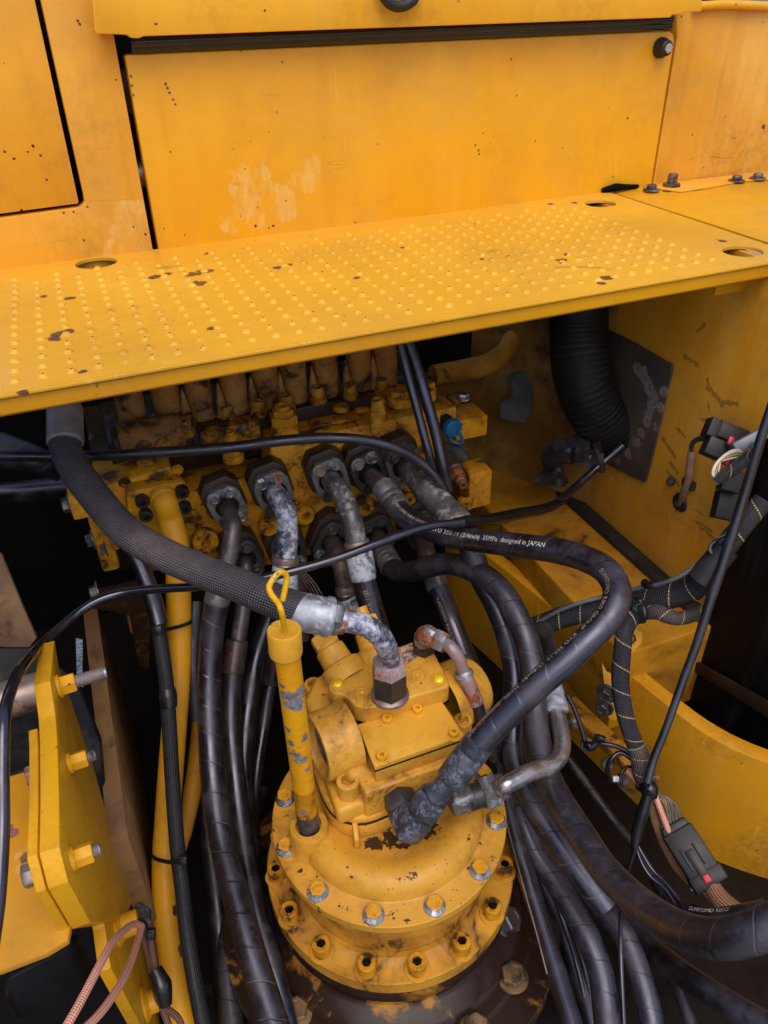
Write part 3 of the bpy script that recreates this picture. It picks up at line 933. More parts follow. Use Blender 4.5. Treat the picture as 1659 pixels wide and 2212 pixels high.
# upright caps
capm = G().lathe([(0, 0), (.0235, 0), (.0245, .003), (.0240, .007), (.0220, .012), (.0212, .02), (.0212, .12), (.0212, .24)], (0, 0, 0), (0, 0, 1), 30)
cap_me = capm.mesh('spool_cap', M_vcap)
lug = G()
lug.lathe([(0, 0), (.0125, 0), (.0125, .006), (.0105, .012), (.0095, .03), (.0075, .06), (.003, .10), (0, .12)], (0, 0, 0), (0, 0, 1), 20)
lug_me = lug.mesh('cap_lug', M_vcap)
M_capb = paint('paint_cap_bolt', (.50, .235, .03), grime=.6, gscale=45, dust=.3, chips=.4, film=.8)
cb = G().lathe([(0, -.004), (.0135, -.004), (.0135, .004), (.0105, .006), (.0105, .018), (.009, .021), (.0055, .021), (.005, .015), (0, .015)], (0, 0, 0), (0, 0, 1), 22)
cb_me = cb.mesh('cap_bolt', M_capb)
ZC = .952
caps = [(287, 905), (366, 902), (445, 915), (521, 903), (588, 886), (652, 880), (722, 869), (786, 846), (845, 838)]
for i, (x, y) in enumerate(caps):
    c = P(x, y, Z=ZC)
    c = V((c.x, 1.122 - .0 * i, ZC))
    put(cap_me, 'spool_cap', c, (0, 0, 1), valve)
    if i >= 2:
        o_ = put(lug_me, 'cap_lug', c + V((-.025, -.016, 0)), (0, .10, 1), valve)
        o_.scale = (.85, .85, .5)
for x, y in ((491, 893), (559, 885), (688, 862), (757, 853), (826, 842), (620, 880), (377, 906), (401, 930), (405, 915)):
    c = P(x, y + 6, Z=ZC)
    put(cb_me, 'cap_bolt', V((c.x, min(max(c.y, 1.075), 1.10), ZC + (.0 if y > 880 else .004))), (0, 0, 1), valve, random.uniform(.9, 1.1))
disk = G().lathe([(0, 0), (.0135, 0), (.0135, .005), (.011, .0075), (.004, .0075), (.003, .006), (0, .006)], (0, 0, 0), (0, 0, 1), 24).mesh('flat_plug', M_capb)
for x, y in ((462, 936), (737, 884), (822, 868), (372, 908), (345, 905)):
    put(disk, 'flat_plug', P(x, y, Z=.954), (0, 0, 1), valve)
# hexagon fittings standing on the block
def stack(name, x, y, zb, parts, mat):
    c = P(x, y, Z=zb)
    g = G()
    h = 0
    for kind, r, dh in parts:
        p0, p1 = c + V((0, 0, h)), c + V((0, 0, h + dh))
        if kind == 'h': g.hexa(p0, p1, r, .4)
        elif kind == 't': g.lathe([(0, 0), (r, 0), (r, dh - .001), (r * .9, dh), (r * .55, dh), (r * .5, dh - .004), (0, dh - .004)], p0, (0, 0, 1), 24)
        else: g.cyl(p0, p1, r, .001, 24)
        h += dh
    return g.obj(name, mat, valve)


M_fit = paint('paint_fitting', (.64, .30, .03), grime=.52, gscale=45, chips=.4, dust=.2, film=.6)
stack('test_port', 617, 945, .93, [('c', .021, .004), ('h', .0225, .016), ('c', .0185, .004), ('h', .0225, .016), ('h', .0175, .010), ('t', .0115, .006)], M_fit)
stack('hex_fitting', 505, 994, .905, [('c', .0165, .012), ('h', .016, .012), ('c', .010, .012), ('h', .0105, .010), ('t', .007, .004)], M_fit)
stack('hex_fitting', 817, 932, .93, [('h', .0145, .018), ('c', .0125, .012), ('h', .0135, .008), ('c', .0115, .006), ('t', .0095, .012)], M_fit)
stack('large_cap', 866, 872, .955, [('c', .022, .016), ('h', .0205, .010)], M_fit)
stack('end_bolt', 1001, 862, .985, [('c', .011, .003), ('h', .0085, .006)], M_head)
stack('small_stud', 925, 862, .955, [('c', .013, .02), ('h', .011, .01)], M_fit)
# ------------------------------------------------------------------ blue dust cap
M_blue = plain('blue_plastic', (.012, .13, .30), .38, .15, dirt=.12)
bc = thing('dust_cap', 'bright blue plastic dust cap with a loop, on the right end of the valve block', 'dust cap')
c = P(975, 922, Y=1.03)
ax = V((.05, -1, -.12)).normalized()
G().cyl(P(958, 908, Y=1.05), c, .014, .001).obj('coupling', M_rub, bc)
G().lathe([(0, -.002), (.0165, -.002), (.0165, .008), (.0145, .0105), (.0115, .0105), (.011, .0088), (0, .0088)], c, ax, 30).obj('cap', M_blue, bc)
G().tube([P(988, 930, Y=1.022), P(996, 942, Y=1.02), P(998, 956, Y=1.02), P(985, 957, Y=1.025), P(970, 945, Y=1.03), P(966, 933, Y=1.035)], [.0035, .003, .0026, .0026, .0026, .0026], 10).obj('loop', M_blue, bc)
# brass drain nipple and its black bracket
dn = thing('drain_nipple', 'rusty brown drain nipple at the right end of the valve block', 'nipple')
M_brass = metal('old_brass', (.30, .15, .07), .5, .4, rust=.4, dirt=.4)
M_jackd = plain('greasy_brown', (.07, .045, .035), .5, .4, dirt=.4)
G().cyl(P(962, 985, d=1.29), P(985, 1020, d=1.26), .016, .003).obj('body', M_jackd, dn)
G().hexa(P(982, 1015, d=1.262), P(991, 1032, d=1.25), .0125).obj('hexagon', M_brass, dn)
G().lathe([(0, 0), (.009, 0), (.0085, .012), (.0065, .014), (.0065, .024), (.0045, .024), (.004, .012), (0, .012)], P(991, 1031, d=1.25), P(999, 1046, d=1.235) - P(991, 1031, d=1.25), 20).obj('spout', M_brass, dn)
o = G().prism([P(950, 950, d=1.32), P(1000, 965, d=1.32), P(1015, 990, d=1.32), P(1000, 1000, d=1.32), P(960, 980, d=1.32)], FWD * .012, .003).obj('strap_bracket', M_rub)
tag(o, 'black strap bracket above the rusty drain nipple', 'bracket')
o = G().box((.555, 1.02, .72), (.60, 1.07, .795), .004).obj('mount_foot', M_valve)
tag(o, 'yellow mounting foot below the right end of the valve block', 'mount')
G_ = G()


# ------------------------------------------------------------------ split flanges
def rounded(c, u, v, a, b, cut, Y):
    """eight-sided outline a x b (half sizes) in the valve face"""
    q = [(-a, -b * cut), (-a * cut, -b), (a * cut, -b), (a, -b * cut), (a, b * cut), (a * cut, b), (-a * cut, b), (-a, b * cut)]
    o = []
    for x, y in q:
        p = c + u * x + v * y
        o.append(V((p.x, Y, p.z)))
    return o


def circle(c, r, Y, n=24):
    return [V((c.x + r * math.cos(2 * math.pi * k / n), Y, c.z + r * math.sin(2 * math.pi * k / n))) for k in range(n)]


M_flange = metal('grey_flange', (.25, .235, .225), .42, .6, mott=(.12, .105, .095), dirt=.35)
M_flanged = metal('dark_flange', (.08, .07, .065), .42, .6, mott=(.035, .03, .03), dirt=.6)


def flange(par, x, y, ang, hole=.0165, mats=None, dark=False, sz=1.0, block=.026, bolts=(0, 1, 2, 3)):
    c = P(x, y, Y=1.0)
    u = V((math.cos(ang), 0, math.sin(ang)))
    v = V((math.sin(ang), 0, -math.cos(ang)))
    G().prism(rounded(c + v * -.006, u, v, .0325 * sz, .041 * sz, .55, YF), (0, -block, 0), .003).obj('flange_block', M_block, par)
    g = G()
    yf = YF - block
    g.prism(rounded(c, u, v, .028 * sz, .0365 * sz, .52, yf), (0, -.013, 0), .0018, holes=[circle(c, hole + .0035, yf)])
    f = g.obj('split_flange', M_flanged if dark else M_flange, par)
    bm_ = [HB] * 4
    for i, (su, sv) in enumerate(((-1, -1), (1, -1), (-1, 1), (1, 1))):
        if i not in bolts: continue
        p = c + u * su * .0125 * sz + v * sv * .0255 * sz
        mt = (mats or [M_head] * 4)[i]
        put(HB, 'hex_bolt', V((p.x, yf - .0125, p.z)), (0, -1, 0), f, .0082 * sz, mat=mt)
    return c


# yellow flange plate of the painted pipe
yp = thing('suction_pipe', 'thick yellow painted pipe running down from a square bolted flange at left', 'pipe')
M_ypipe = paint('paint_pipe', (.68, .32, .03), speck=.4, dust=.25, rough=.38, chips=.1, spots=[(P(405, 1155, Y=.98), .006), (P(385, 1965, d=1.09), .014), (P(395, 2050, d=1.08), .014), (P(385, 1905, d=1.09), .012), (P(360, 2075, d=1.08), .012)], sscale=90)
M_plate = paint('paint_flange_plate', (.62, .28, .018), grime=.45, gscale=22, chips=.4, dust=.2)
pl = [P(q[0], q[1], Y=1.003) for q in ((273, 1070), (281, 1062), (384, 1041), (396, 1043), (404, 1050), (413, 1100), (408, 1108), (300, 1137), (290, 1134), (276, 1112))]
G().prism(pl, (0, .027, 0), .003).obj('flange_plate', M_plate, yp)
for x, y in ((306, 1078), (392, 1058), (398, 1092), (314, 1108)):
    put(SOCK, 'socket_bolt', P(x, y, Y=1.003), (0, -1, 0), yp, .0098)
pth = [P(353, 1074, Y=1.01), P(357, 1086, Y=.992), P(366, 1116, d=1.135), P(378, 1160, d=1.138), P(384, 1204, d=1.142), P(386, 1306, d=1.15), P(387, 1415, d=1.15), P(377, 1562, d=1.15), P(369, 1664, d=1.145), P(362, 1760, d=1.14), P(356, 1870, d=1.12), P(358, 1960, d=1.10), P(374, 2090, d=1.08), P(396, 2225, d=1.06)]
G().tube(pth, [.0178] * 3 + [.0186] * 8, 28, 8).obj('pipe', M_ypipe, yp)
G().lathe([(.0178, -.004), (.0215, -.004), (.0205, .003), (.0175, .005)], P(354, 1077, Y=1.001), (.08, -1, -.2), 26).obj('weld_collar', M_plate, yp)
# ------------------------------------------------------------------ swing motor
MC = V((.2206, .5828, 0))
mo = thing('swing_motor', 'yellow swing motor with stacked round bolted flanges and a square cover, at bottom centre', 'motor')
oil = [(P(880, 1795, Z=.612), .035), (P(905, 1788, Z=.612), .03), (P(845, 1812, Z=.612), .022), (P(925, 1800, Z=.612), .02), (P(810, 1822, Z=.612), .016), (P(1010, 1790, Z=.612), .014), (P(1015, 1775, Z=.612), .014), (P(700, 1840, Z=.60), .012), (P(693, 1860, Z=.60), .012)]
M_mot = paint('paint_motor', (.60, .30, .075), speck=.4, dust=.2, rough=.36, grime=.26, film=.75, cast=.25, chips=.15, gscale=10, spots=oil, spotcol=(.012, .008, .007), sscale=62, coat=.2, wet=.05, sk=3.0)
M_motb = paint('paint_motor_body', (.64, .325, .085), speck=.35, dust=.15, rough=.36, grime=.3, film=.5, cast=.25, chips=.3, gscale=14, coat=.2, wet=.04)
M_ring = paint('paint_motor_ring', (.54, .26, .055), speck=.4, dust=.2, rough=.36, grime=.45, film=.8, gscale=12, coat=.15)
M_gear = paint('paint_gearbox', (.46, .215, .05), grime=.98, gscale=12, dust=.25, rough=.36, film=1.0, grimecol=(.008, .005, .007))
at2 = lambda r, a, z: MC + V((r * math.cos(math.radians(a)), r * math.sin(math.radians(a)), z))
G().lathe([(0, .5862), (.1535, .5862), (.1547, .5875), (.1547, .5985), (.1535, .6), (.1275, .6), (.1250, .6012), (.1243, .6035), (.1225, .612), (.118, .6195), (.111, .6245), (.102, .6262), (.092, .6245), (.083, .6195), (.072, .6145), (.06, .6125), (0, .612)], MC, (0, 0, 1), 96).obj('top_cover', M_mot, mo)
G().lathe([(.134, .488), (.1335, .505), (.132, .513), (.132, .535), (.137, .537), (.137, .556), (.1405, .558), (.1405, .574), (.146, .5765), (.146, .5875)], MC, (0, 0, 1), 96).obj('drum', M_ring, mo)
G().lathe([(0, .4765), (.170, .4765), (.1715, .478), (.1715, .4985), (.1703, .5), (.144, .5), (.1415, .5018), (.139, .5018), (.134, .5018)], MC, (0, 0, 1), 96).obj('lower_flange', M_ring, mo)
G().lathe([(.10, .468), (.166, .468), (.166, .477), (.1, .477)], MC, (0, 0, 1), 72).obj('gasket_ring', M_void, mo)
G().lathe([(.10, .448), (.168, .448), (.1695, .45), (.1695, .466), (.168, .4682), (.1, .4682)], MC, (0, 0, 1), 96).obj('joint_ring', M_gear, mo)
G().lathe([(.2, .30), (.2, .38), (.193, .40), (.185, .41), (.165, .415), (.160, .42), (.158, .449)], MC, (0, 0, 1), 72).obj('gearbox_neck', M_gear, mo)
G().lathe([(0, .36), (.245, .36), (.247, .362), (.247, .388), (.245, .39), (.21, .392), (.205, .398), (.19, .398)], MC, (0, 0, 1), 96).obj('gearbox_flange', M_gear, mo)
for k in range(12):
    a = -179.5 + k * 30
    put(HP, 'hex_bolt', at2(.1412, a, .6), (0, 0, 1), mo, .0105)
TOOL = socket_me('cap_screw', paint('paint_cap_screw', (.56, .25, .02), grime=.5, gscale=40, chips=.35, rough=.32), 1.75, .56)
wsh = G().lathe([(.011, 0), (.0162, 0), (.0162, .0022), (.0155, .003), (.011, .003)], (0, 0, 0), (0, 0, 1), 26).mesh('washer', M_ring)
wet = G().lathe([(0, 0), (.0060, 0), (0, .0003)], (0, 0, 0), (0, 0, 1), 16).mesh('oil_pool', plain('pooled_oil', (.006, .004, .004), .06, .1))
for k in range(16):
    a = 170 + k * 22.5
    s = put(TOOL, 'cap_screw', at2(.158, a, .5025), (0, 0, 1), mo, .0115)
    put(wsh, 'washer', at2(.158, a, .4998), (0, 0, 1), mo)
    put(wet, 'oil_pool', at2(.158, a, .5025 + .0115 * 1.52), (0, 0, 1), mo)
M_gbolt = metal('greasy_bolt', (.24, .145, .07), .34, .5, dirt=.8, rust=.2)
GB = hex_bolt_me('gearbox_bolt', M_headr, 1.3, 1.0)
for x, y, z in ((1107, 2112, .398), (1028, 2226, .398), (640, 2190, .398)):
    put(GB, 'gearbox_bolt', P(x, y, Z=z), (0, 0, 1), mo, .0165, mat=M_gbolt)
put(GB, 'gearbox_bolt', P(1090, 1990, Z=.41), (.5, -.3, .6), mo, .018, mat=M_headk)
# --- motor housing above the cover
g = G()
hp_ = [(.137, .64), (.136, .60), (.143, .572), (.158, .556), (.178, .548), (.205, .548), (.25, .552), (.30, .56), (.335, .575), (.345, .62), (.342, .68), (.31, .72), (.25, .735), (.18, .73), (.15, .70)]
hp_ = spline([V((x, y, .612)) for x, y in hp_ + hp_[:1]], 4)[:-1]
g.prism(hp_, (0, 0, .028), .004)
g.obj('housing_foot', M_motb, mo)
sc_ = [(p - V((.24, .64, 0))) * .985 + V((.24, .64, 0)) for p in hp_]
G().prism([V((p.x, p.y, .6395)) for p in sc_], (0, 0, .012), .004).obj('housing_flange', M_motb, mo)
g = G()
sc_ = [(p - V((.24, .65, 0))) * .86 + V((.245, .655, 0)) for p in hp_]
g.prism([(.150, .655, .648), (.20, .635, .648), (.318, .635, .648), (.332, .66, .648), (.33, .72, .648), (.25, .745, .648), (.175, .735, .648), (.148, .70, .648)], (0, 0, .078), .010, 4)
g.prism([(.165, .575, .648), (.20, .575, .648), (.20, .68, .648), (.165, .68, .648)], (0, 0, .056), .010, 3)
g.obj('housing', M_motb, mo)
G().prism([(.143, .556, .645), (.182, .556, .645), (.2, .62, .645), (.145, .62, .645)], (0, 0, .029), .006, 3).obj('bolt_ear', M_motb, mo)
# side boss with a dark bore, facing left
bc_ = V((.142, .628, .711))
ax = V((-1, -.10, .04)).normalized()
g = G()
g.lathe([(.049, -.046), (.0465, -.040), (.0445, -.03), (.0445, -.006), (.0425, 0), (.038, .0005), (.0365, -.003), (.0365, -.014), (0, -.014)], bc_, ax, 48)
g.obj('side_boss', M_motb, mo)
G().lathe([(0, 0), (.030, 0), (.030, .003), (.024, .004), (.022, .002), (0, .002)], bc_ - ax * .0135, ax, 32).obj('bore_plug', M_boltd, mo)
g = G()
g.lathe([(.048, 0), (.046, .05), (.040, .066), (.028, .072), (0, .073)], (.318, .645, .70), (.92, .25, -.12), 40)
g.obj('end_boss', M_motb, mo)
# front block, cover box and cover
M_cov = paint('paint_motor_cover', (.68, .35, .085), speck=.12, dust=.1, rough=.32, coat=.25, wet=.03)
G().box((.178, .551, .642), (.330, .66, .698), .0035, 3).obj('port_block', M_motb, mo)
G().prism([(.1965, .5612, .697), (.3125, .5612, .697), (.3125, .634, .697), (.1965, .634, .697)], (0, 0, .0235), .002).obj('cover_base', M_motb, mo)
cv = G().prism([(.1950, .5600, .7212), (.3150, .5605, .7212), (.3135, .6285, .7212), (.1975, .6285, .7212)], (0, 0, .009), .0015, 2).obj('square_cover', M_cov, mo)
G().prism([(.1944, .5594, .7203), (.3156, .5599, .7203), (.3141, .6291, .7203), (.1969, .6291, .7203)], (0, 0, .0012), 0).obj('gasket', M_void, mo)
M_sml = paint('paint_small_screw', (.70, .35, .04), grime=.2, gscale=60)
SML = socket_me('cover_screw', M_sml, 1.2, .48)
z4 = lambda zx, zy, Z: P((720 + zx * 600 / 1659) / 1.15732, (1700 + zy * 600 / 1659) / 1.15732, Z=Z)
z3 = lambda zx, zy, Z: P((640 + zx * 560 / 1659) / 1.15732, (1400 + zy * 560 / 1659) / 1.15732, Z=Z)
for zx, zy in ((686, 268), (896, 200), (1146, 365), (650, 525)):
    p = z4(zx, zy + 18, .7300)
    put(SML, 'cover_screw', p, (0, 0, 1), mo, .0066)
    put(G().lathe([(0, 0), (.0098, 0), (.0092, .0012), (0, .0012)], (0, 0, 0), (0, 0, 1), 24).mesh('screw_seat', M_cov), 'screw_seat', p, (0, 0, 1), mo)
# top plate with the pipe union
tp = [(532, 930), (545, 965), (585, 985), (650, 995), (685, 1030), (730, 1075), (785, 1092), (835, 1100), (1150, 1015), (1405, 945), (1432, 925), (1425, 880), (1330, 700), (1255, 610), (1185, 590), (1100, 625), (880, 690), (770, 780), (620, 850), (545, 890)]
tpw = [z3(a, b, .755) for a, b in tp]
G().prism([V((p.x, p.y, .725)) for p in tpw], (0, 0, .030), .0035, 3).obj('top_plate', M_motb, mo)
G().prism([V((p.x, p.y, .7225)) + (V((p.x, p.y, 0)) - V((.25, .66, 0))).normalized() * .0004 for p in tpw], (0, 0, .0022), 0).obj('plate_gasket', M_void, mo)
G().prism([V((p.x, p.y, .6385)) for p in [(q - V((.24, .64, 0))) * .992 + V((.24, .64, 0)) for q in hp_]], (0, 0, .0016), 0).obj('foot_gasket', M_dark, mo)
rm = G().lathe([(.0125, 0), (.0125, .0012), (.0108, .0018), (.0098, .0005), (.0092, .0005), (.0085, .0022), (.0035, .0022), (.002, .001), (0, .001)], (0, 0, 0), (0, 0, 1), 28).mesh('flush_plug', M_motb)
for zx, zy in ((785, 1000), (1200, 868)): put(rm, 'flush_plug', z3(zx, zy, .755), (0, 0, 1), mo)
M_tip = plain('yellow_marker_paint', (.78, .52, .01), .3, .1, coat=.3)
tip = G().lathe([(0, 0), (.0075, 0), (.0068, .003), (.005, .0045), (0, .005)], (0, 0, 0), (0, 0, 1), 18).mesh('marked_plug', M_tip)
rm2 = G().lathe([(.0075, 0), (.0105, 0), (.0105, .0012), (.0095, .002), (.0075, .0018)], (0, 0, 0), (0, 0, 1), 24).mesh('plug_seat', M_motb)
for zx, zy in ((606, 920), (1352, 888)):
    put(tip, 'marked_plug', z3(zx, zy, .755), (0, 0, 1), mo)
    put(rm2, 'plug_seat', z3(zx, zy, .755), (0, 0, 1), mo)
pts = [(1062, 655), (1150, 632), (1212, 705), (1120, 775)]
G().prism([z3(a, b, .7552) for a, b in pts], (0, 0, .0012), .0004).obj('name_tag', metal('copper_tag', (.28, .10, .08), .32, .5, mott=(.55, .42, .36), dirt=.2), mo)
# relief valves behind
for nm, c0, c1 in (('relief_valve', V((.212, .70, .735)), V((.193, .765, .775))), ('relief_valve', V((.262, .712, .735)), V((.258, .765, .785)))):
    g = G()
    d_ = (c1 - c0)
    L = d_.length
    g.lathe([(.030, 0), (.029, L * .28), (.027, L * .31), (.0215, L * .34), (.0205, L * .62), (.0175, L * .66), (.0175, L * .70)], c0, d_, 32)
    g.hexa(c0 + d_ * .68, c0 + d_ * .92, .019, .3)
    g.cyl(c0 + d_ * .9, c0 + d_ * 1.12, .009)
    g.obj(nm, M_motb, mo)
# big socket bolts of the housing
BIG = socket_me('socket_bolt', M_motb, 1.75, .66)
put(BIG, 'socket_bolt', V((.1655, .5775, .674)), (0, 0, 1), mo, .0145, rot=.3)
put(BIG, 'socket_bolt', V((.1715, .735, .687)), (0, 0, 1), mo, .0135, rot=.3)
put(BIG, 'socket_bolt', V((.333, .598, .690)), (0, 0, 1), mo, .0125, rot=.1)
G().cyl((.1715, .735, .60), (.1715, .735, .688), .020, .003).obj('bolt_boss', M_motb, mo)
a, b = P(766, 1795, Z=.622), P(772, 1838, Z=.613)
G().prism([a + V((-.003, 0, 0)), a + V((.0045, 0, 0)), b + V((.004, 0, 0)), b + V((-.003, 0, 0))], (0, 0, .022), .002).obj('rib', M_mot, mo)
for x, y in ((830, 1868), (710, 1825)):
    G().lathe([(0, 0), (.0075, 0), (.0068, .0014), (0, .0016)], P(x, y, Z=.6125 if x > 800 else .6245), (0, 0, 1), 22).obj('cast_mark', M_mot, mo)
# --- filler boss and dipstick tube
TB = V((.1105, .578, 0))
g = G()
g.lathe([(0, .60), (.030, .60), (.0275, .606), (.0255, .615), (.0250, .634), (.0235, .637), (.0165, .637), (.0160, .630), (0, .630)], TB, (0, 0, 1), 40)
g.obj('filler_boss', M_mot, mo)
grey = []
ZT = .968
dip = thing('dipstick_tube', 'upright yellow filler tube with flaking paint, left of the motor', 'filler tube')


def tube_spot(x, y, r):
    # the side of the tube that faces the camera
    lo = min((P(x, y, d=.70 + .002 * i) for i in range(200)), key=lambda p: (p.xy - TB.xy).length)
    return (lo + (CAM - lo).normalized() * .0135, r)


chip = [tube_spot(*q) for q in ((622, 1500, .016), (638, 1514, .017), (612, 1482, .009), (648, 1494, .012), (640, 1524, .012), (622, 1575, .009), (655, 1592, .009), (636, 1622, .014), (650, 1640, .013), (630, 1606, .010), (660, 1660, .009), (655, 1745, .012), (672, 1768, .013))]
chip2 = [(V((TB.x + .01, TB.y - .012, .66)), .030), (V((TB.x + .008, TB.y - .012, .63)), .030)]
m = M_tubep = paint('paint_filler_tube', (.70, .325, .014), speck=.15, rough=.3, spots=chip, spotcol=(.11, .115, .15), sscale=80, coat=.3, wet=.18, sk=2.4, grime=.1, gscale=16)
g = G()
g.lathe([(.0135, .715), (.0135, .80), (.0135, .94), (.0135, ZT - .030)], TB, (0, 0, 1), 32)
g.obj('tube', m, dip)
M_tubel = paint('paint_filler_tube_foot', (.60, .27, .014), rough=.32, grime=.62, gscale=26, spots=chip, spotcol=(.11, .115, .15), sscale=80, coat=.2, wet=.1, sk=2.2, grimecol=(.030, .014, .012))
g = G()
g.lathe([(.0135, .665), (.0135, .715)], TB, (0, 0, 1), 32)
g.obj('tube_foot', M_tubel, dip)
g = G()
g.lathe([(.0135, .625), (.0137, .64), (.0135, .666)], TB, (0, 0, 1), 32)
g.obj('bare_end', metal('bare_tube', (.10, .10, .13), .35, .5, dirt=.7, rust=.15), dip)
cap = G()
cap.lathe([(.0132, -.034), (.0172, -.031), (.0176, -.028), (.0176, -.0022), (.0171, -.0008), (.0160, -.0004), (.0150, -.0010), (0, -.0012)], TB + V((0, 0, ZT)), (.05, .05, 1), 40)
cap.obj('filler_cap', paint('paint_filler_cap', (.70, .36, .07), speck=.2, rough=.34, chips=.3, coat=.2, wet=.08, grime=.15, gscale=40), dip)
hk = lambda x, y, k=0.0: P(x, y, d=.735 + k)
r0 = TB + V((0, 0, ZT))
M_hook = paint('paint_dipstick', (.76, .41, .012), speck=.1, rough=.3, coat=.3, spots=[(hk(601, 1240), .006), (hk(608, 1236), .006), (hk(595, 1250), .004)], spotcol=(.16, .16, .2), sscale=120)
g = G()
g.tube([r0 + V((0, -.003, -.004)), P(607, 1318, d=.742), P(602, 1305, d=.741), P(592, 1292, d=.738), P(585, 1282, d=.737), P(581, 1268, d=.737), P(590, 1251, d=.738), P(602, 1238, d=.742), P(612, 1237, d=.747), P(619, 1246, d=.752), P(616, 1270, d=.755), P(610, 1297, d=.757)], .0030, 14, 6)
g.obj('dipstick_handle', M_hook, dip)
# ------------------------------------------------------------------ hoses and hard pipes
M_hose = rubber('hose_rubber_wrapped', (.0075, .0068, .009), wrap=.042, dust=.38, rough=.42)
M_hoses = rubber('hose_rubber_smooth', (.0085, .0072, .0095), dust=.30, rough=.42)
M_hosed = rubber('hose_rubber_dusty', (.012, .0095, .011), wrap=.036, dust=.45, rough=.52, dustcol=(.095, .070, .065))
M_hosew = rubber('hose_rubber_wet', (.006, .0045, .005), dust=.14, rough=.42)
M_cable = rubber('cable_rubber_shiny', (.010, .010, .013), dust=.08, rough=.2)
M_cabled = rubber('cable_rubber_matt', (.008, .008, .009), dust=.12, rough=.42)
M_sleeve = braid('woven_sleeve', (.007, .006, .007), (.085, .075, .088), 160, 19, .38, depth=.0016, dust=.75)
M_mott = metal('mottled_zinc', (.10, .11, .19), .36, .6, mott=(.58, .58, .65), msc=38, dirt=.35, mt=.52)
M_mott2 = metal('mottled_steel', (.16, .145, .14), .4, .65, mott=(.38, .36, .36), msc=34, dirt=.5, mt=.58)
M_dpipe = metal('dark_pipe', (.12, .10, .10), .36, .6, mott=(.26, .23, .22), msc=26, dirt=.6, mt=.60)
M_rpipe = metal('brown_pipe', (.13, .09, .08), .38, .5, mott=(.24, .19, .17), msc=24, dirt=.6, rust=.05, mt=.62)
M_ferr = metal('grey_ferrule', (.24, .225, .22), .40, .6, mott=(.42, .40, .40), msc=30, dirt=.4, mt=.6)
M_ferrw = metal('flaking_ferrule', (.05, .045, .05), .45, .3, mott=(.55, .57, .62), msc=34, dirt=.2, mt=.47)
M_alu = metal('bright_ferrule', (.36, .37, .42), .44, .75, mott=(.46, .47, .52), msc=24, dirt=.3, mt=.55)
M_elb = metal('scuffed_black_fitting', (.055, .058, .08), .36, .5, mott=(.20, .21, .26), msc=46, dirt=.35, mt=.57)
M_elb2 = metal('scuffed_elbow', (.17, .165, .175), .36, .75, mott=(.32, .31, .33), msc=44, dirt=.4, mt=.58)
M_nutd = metal('dirty_black_nut', (.05, .046, .045), .36, .5, mott=(.22, .17, .16), msc=40, dirt=.4, rust=.0, mt=.66)
M_nutp = metal('peeling_nut', (.50, .44, .44), .4, .4, mott=(.36, .12, .08), msc=30, dirt=.2, rust=.2, mt=.55)
M_rustp = metal('rusty_pipe', (.34, .33, .36), .42, .55, mott=(.34, .14, .11), msc=30, rust=.42, dirt=.2, mt=.5)
M_rustn = metal('rusty_nut', (.34, .35, .38), .42, .6, rust=.72, dirt=.3)
M_steel = metal('plated_pipe', (.40, .35, .34), .26, .85, mott=(.24, .19, .17), msc=22, dirt=.25, rust=.06, mt=.6)
M_collar = metal('rusty_collar', (.26, .19, .165), .4, .6, rust=.15, dirt=.45)
M_print = plain('white_print', (.72, .67, .58), .6, .3, dirt=.5)
M_printy = plain('worn_print', (.46, .38, .29), .6, .4, dirt=.5)
M_tie = plain('black_nylon', (.012, .012, .014), .35, .2)


def pp(q): return q if isinstance(q, Vector) else P(*q)


def run(par, name, pts, r, mat, seg=24, sub=8, flat=None, label=None):
    g = G()
    pa = g.tube([pp(q) for q in pts], r, seg, sub, flat=flat).path
    return g.obj(name, mat, par, 50, label), pa


def ferrule(par, a, b, r, mat, name='ferrule', ribs=3, lip=1.0, seg=32, end=.9):
    a, b = pp(a), pp(b)
    L = (b - a).length
    pr = [(0, 0), (r * end, 0), (r, L * .03), (r, L * .2)]
    for i in range(ribs):
        t = L * (.25 + .5 * i / max(1, ribs))
        pr += [(r, t), (r * .955, t + L * .02), (r * .955, t + L * .05), (r, t + L * .07)]
    pr += [(r, L * .82), (r * lip, L * .86), (r * lip, L * .97), (r * lip * .94, L), (0, L)]
    return G().lathe(pr, a, b - a, seg).obj(name, mat, par, 45)


def collar(par, c, ax, r, h, mat, name='collar'):
    c, ax = pp(c), V(ax).normalized()
    return G().lathe([(r * .7, -h / 2), (r * .95, -h / 2), (r, -h * .3), (r, h * .1), (r * .9, h * .2), (r * .96, h * .35), (r * .7, h / 2)], c, ax, 32).obj(name, mat, par)


def print_text(par, pa, txt, s0, size, r, off, mat, k=1.0):
    """flat print wrapped on a hose: letters follow the hose axis"""
    v, f = text_geo(txt, size)
    p, t, u, b = pa.at(s0)
    d = (CAM - p)
    th0 = math.atan2(d.dot(b), d.dot(u)) + off
    out = []
    for x, y, z in v:
        p, t, u, b = pa.at(s0 + k * x)
        th = th0 - k * (y - size * .35) / r
        out.append(p + (u * math.cos(th) + b * math.sin(th)) * (r + .00025))
    return G().add(out, f).obj('printed_text', mat, par)


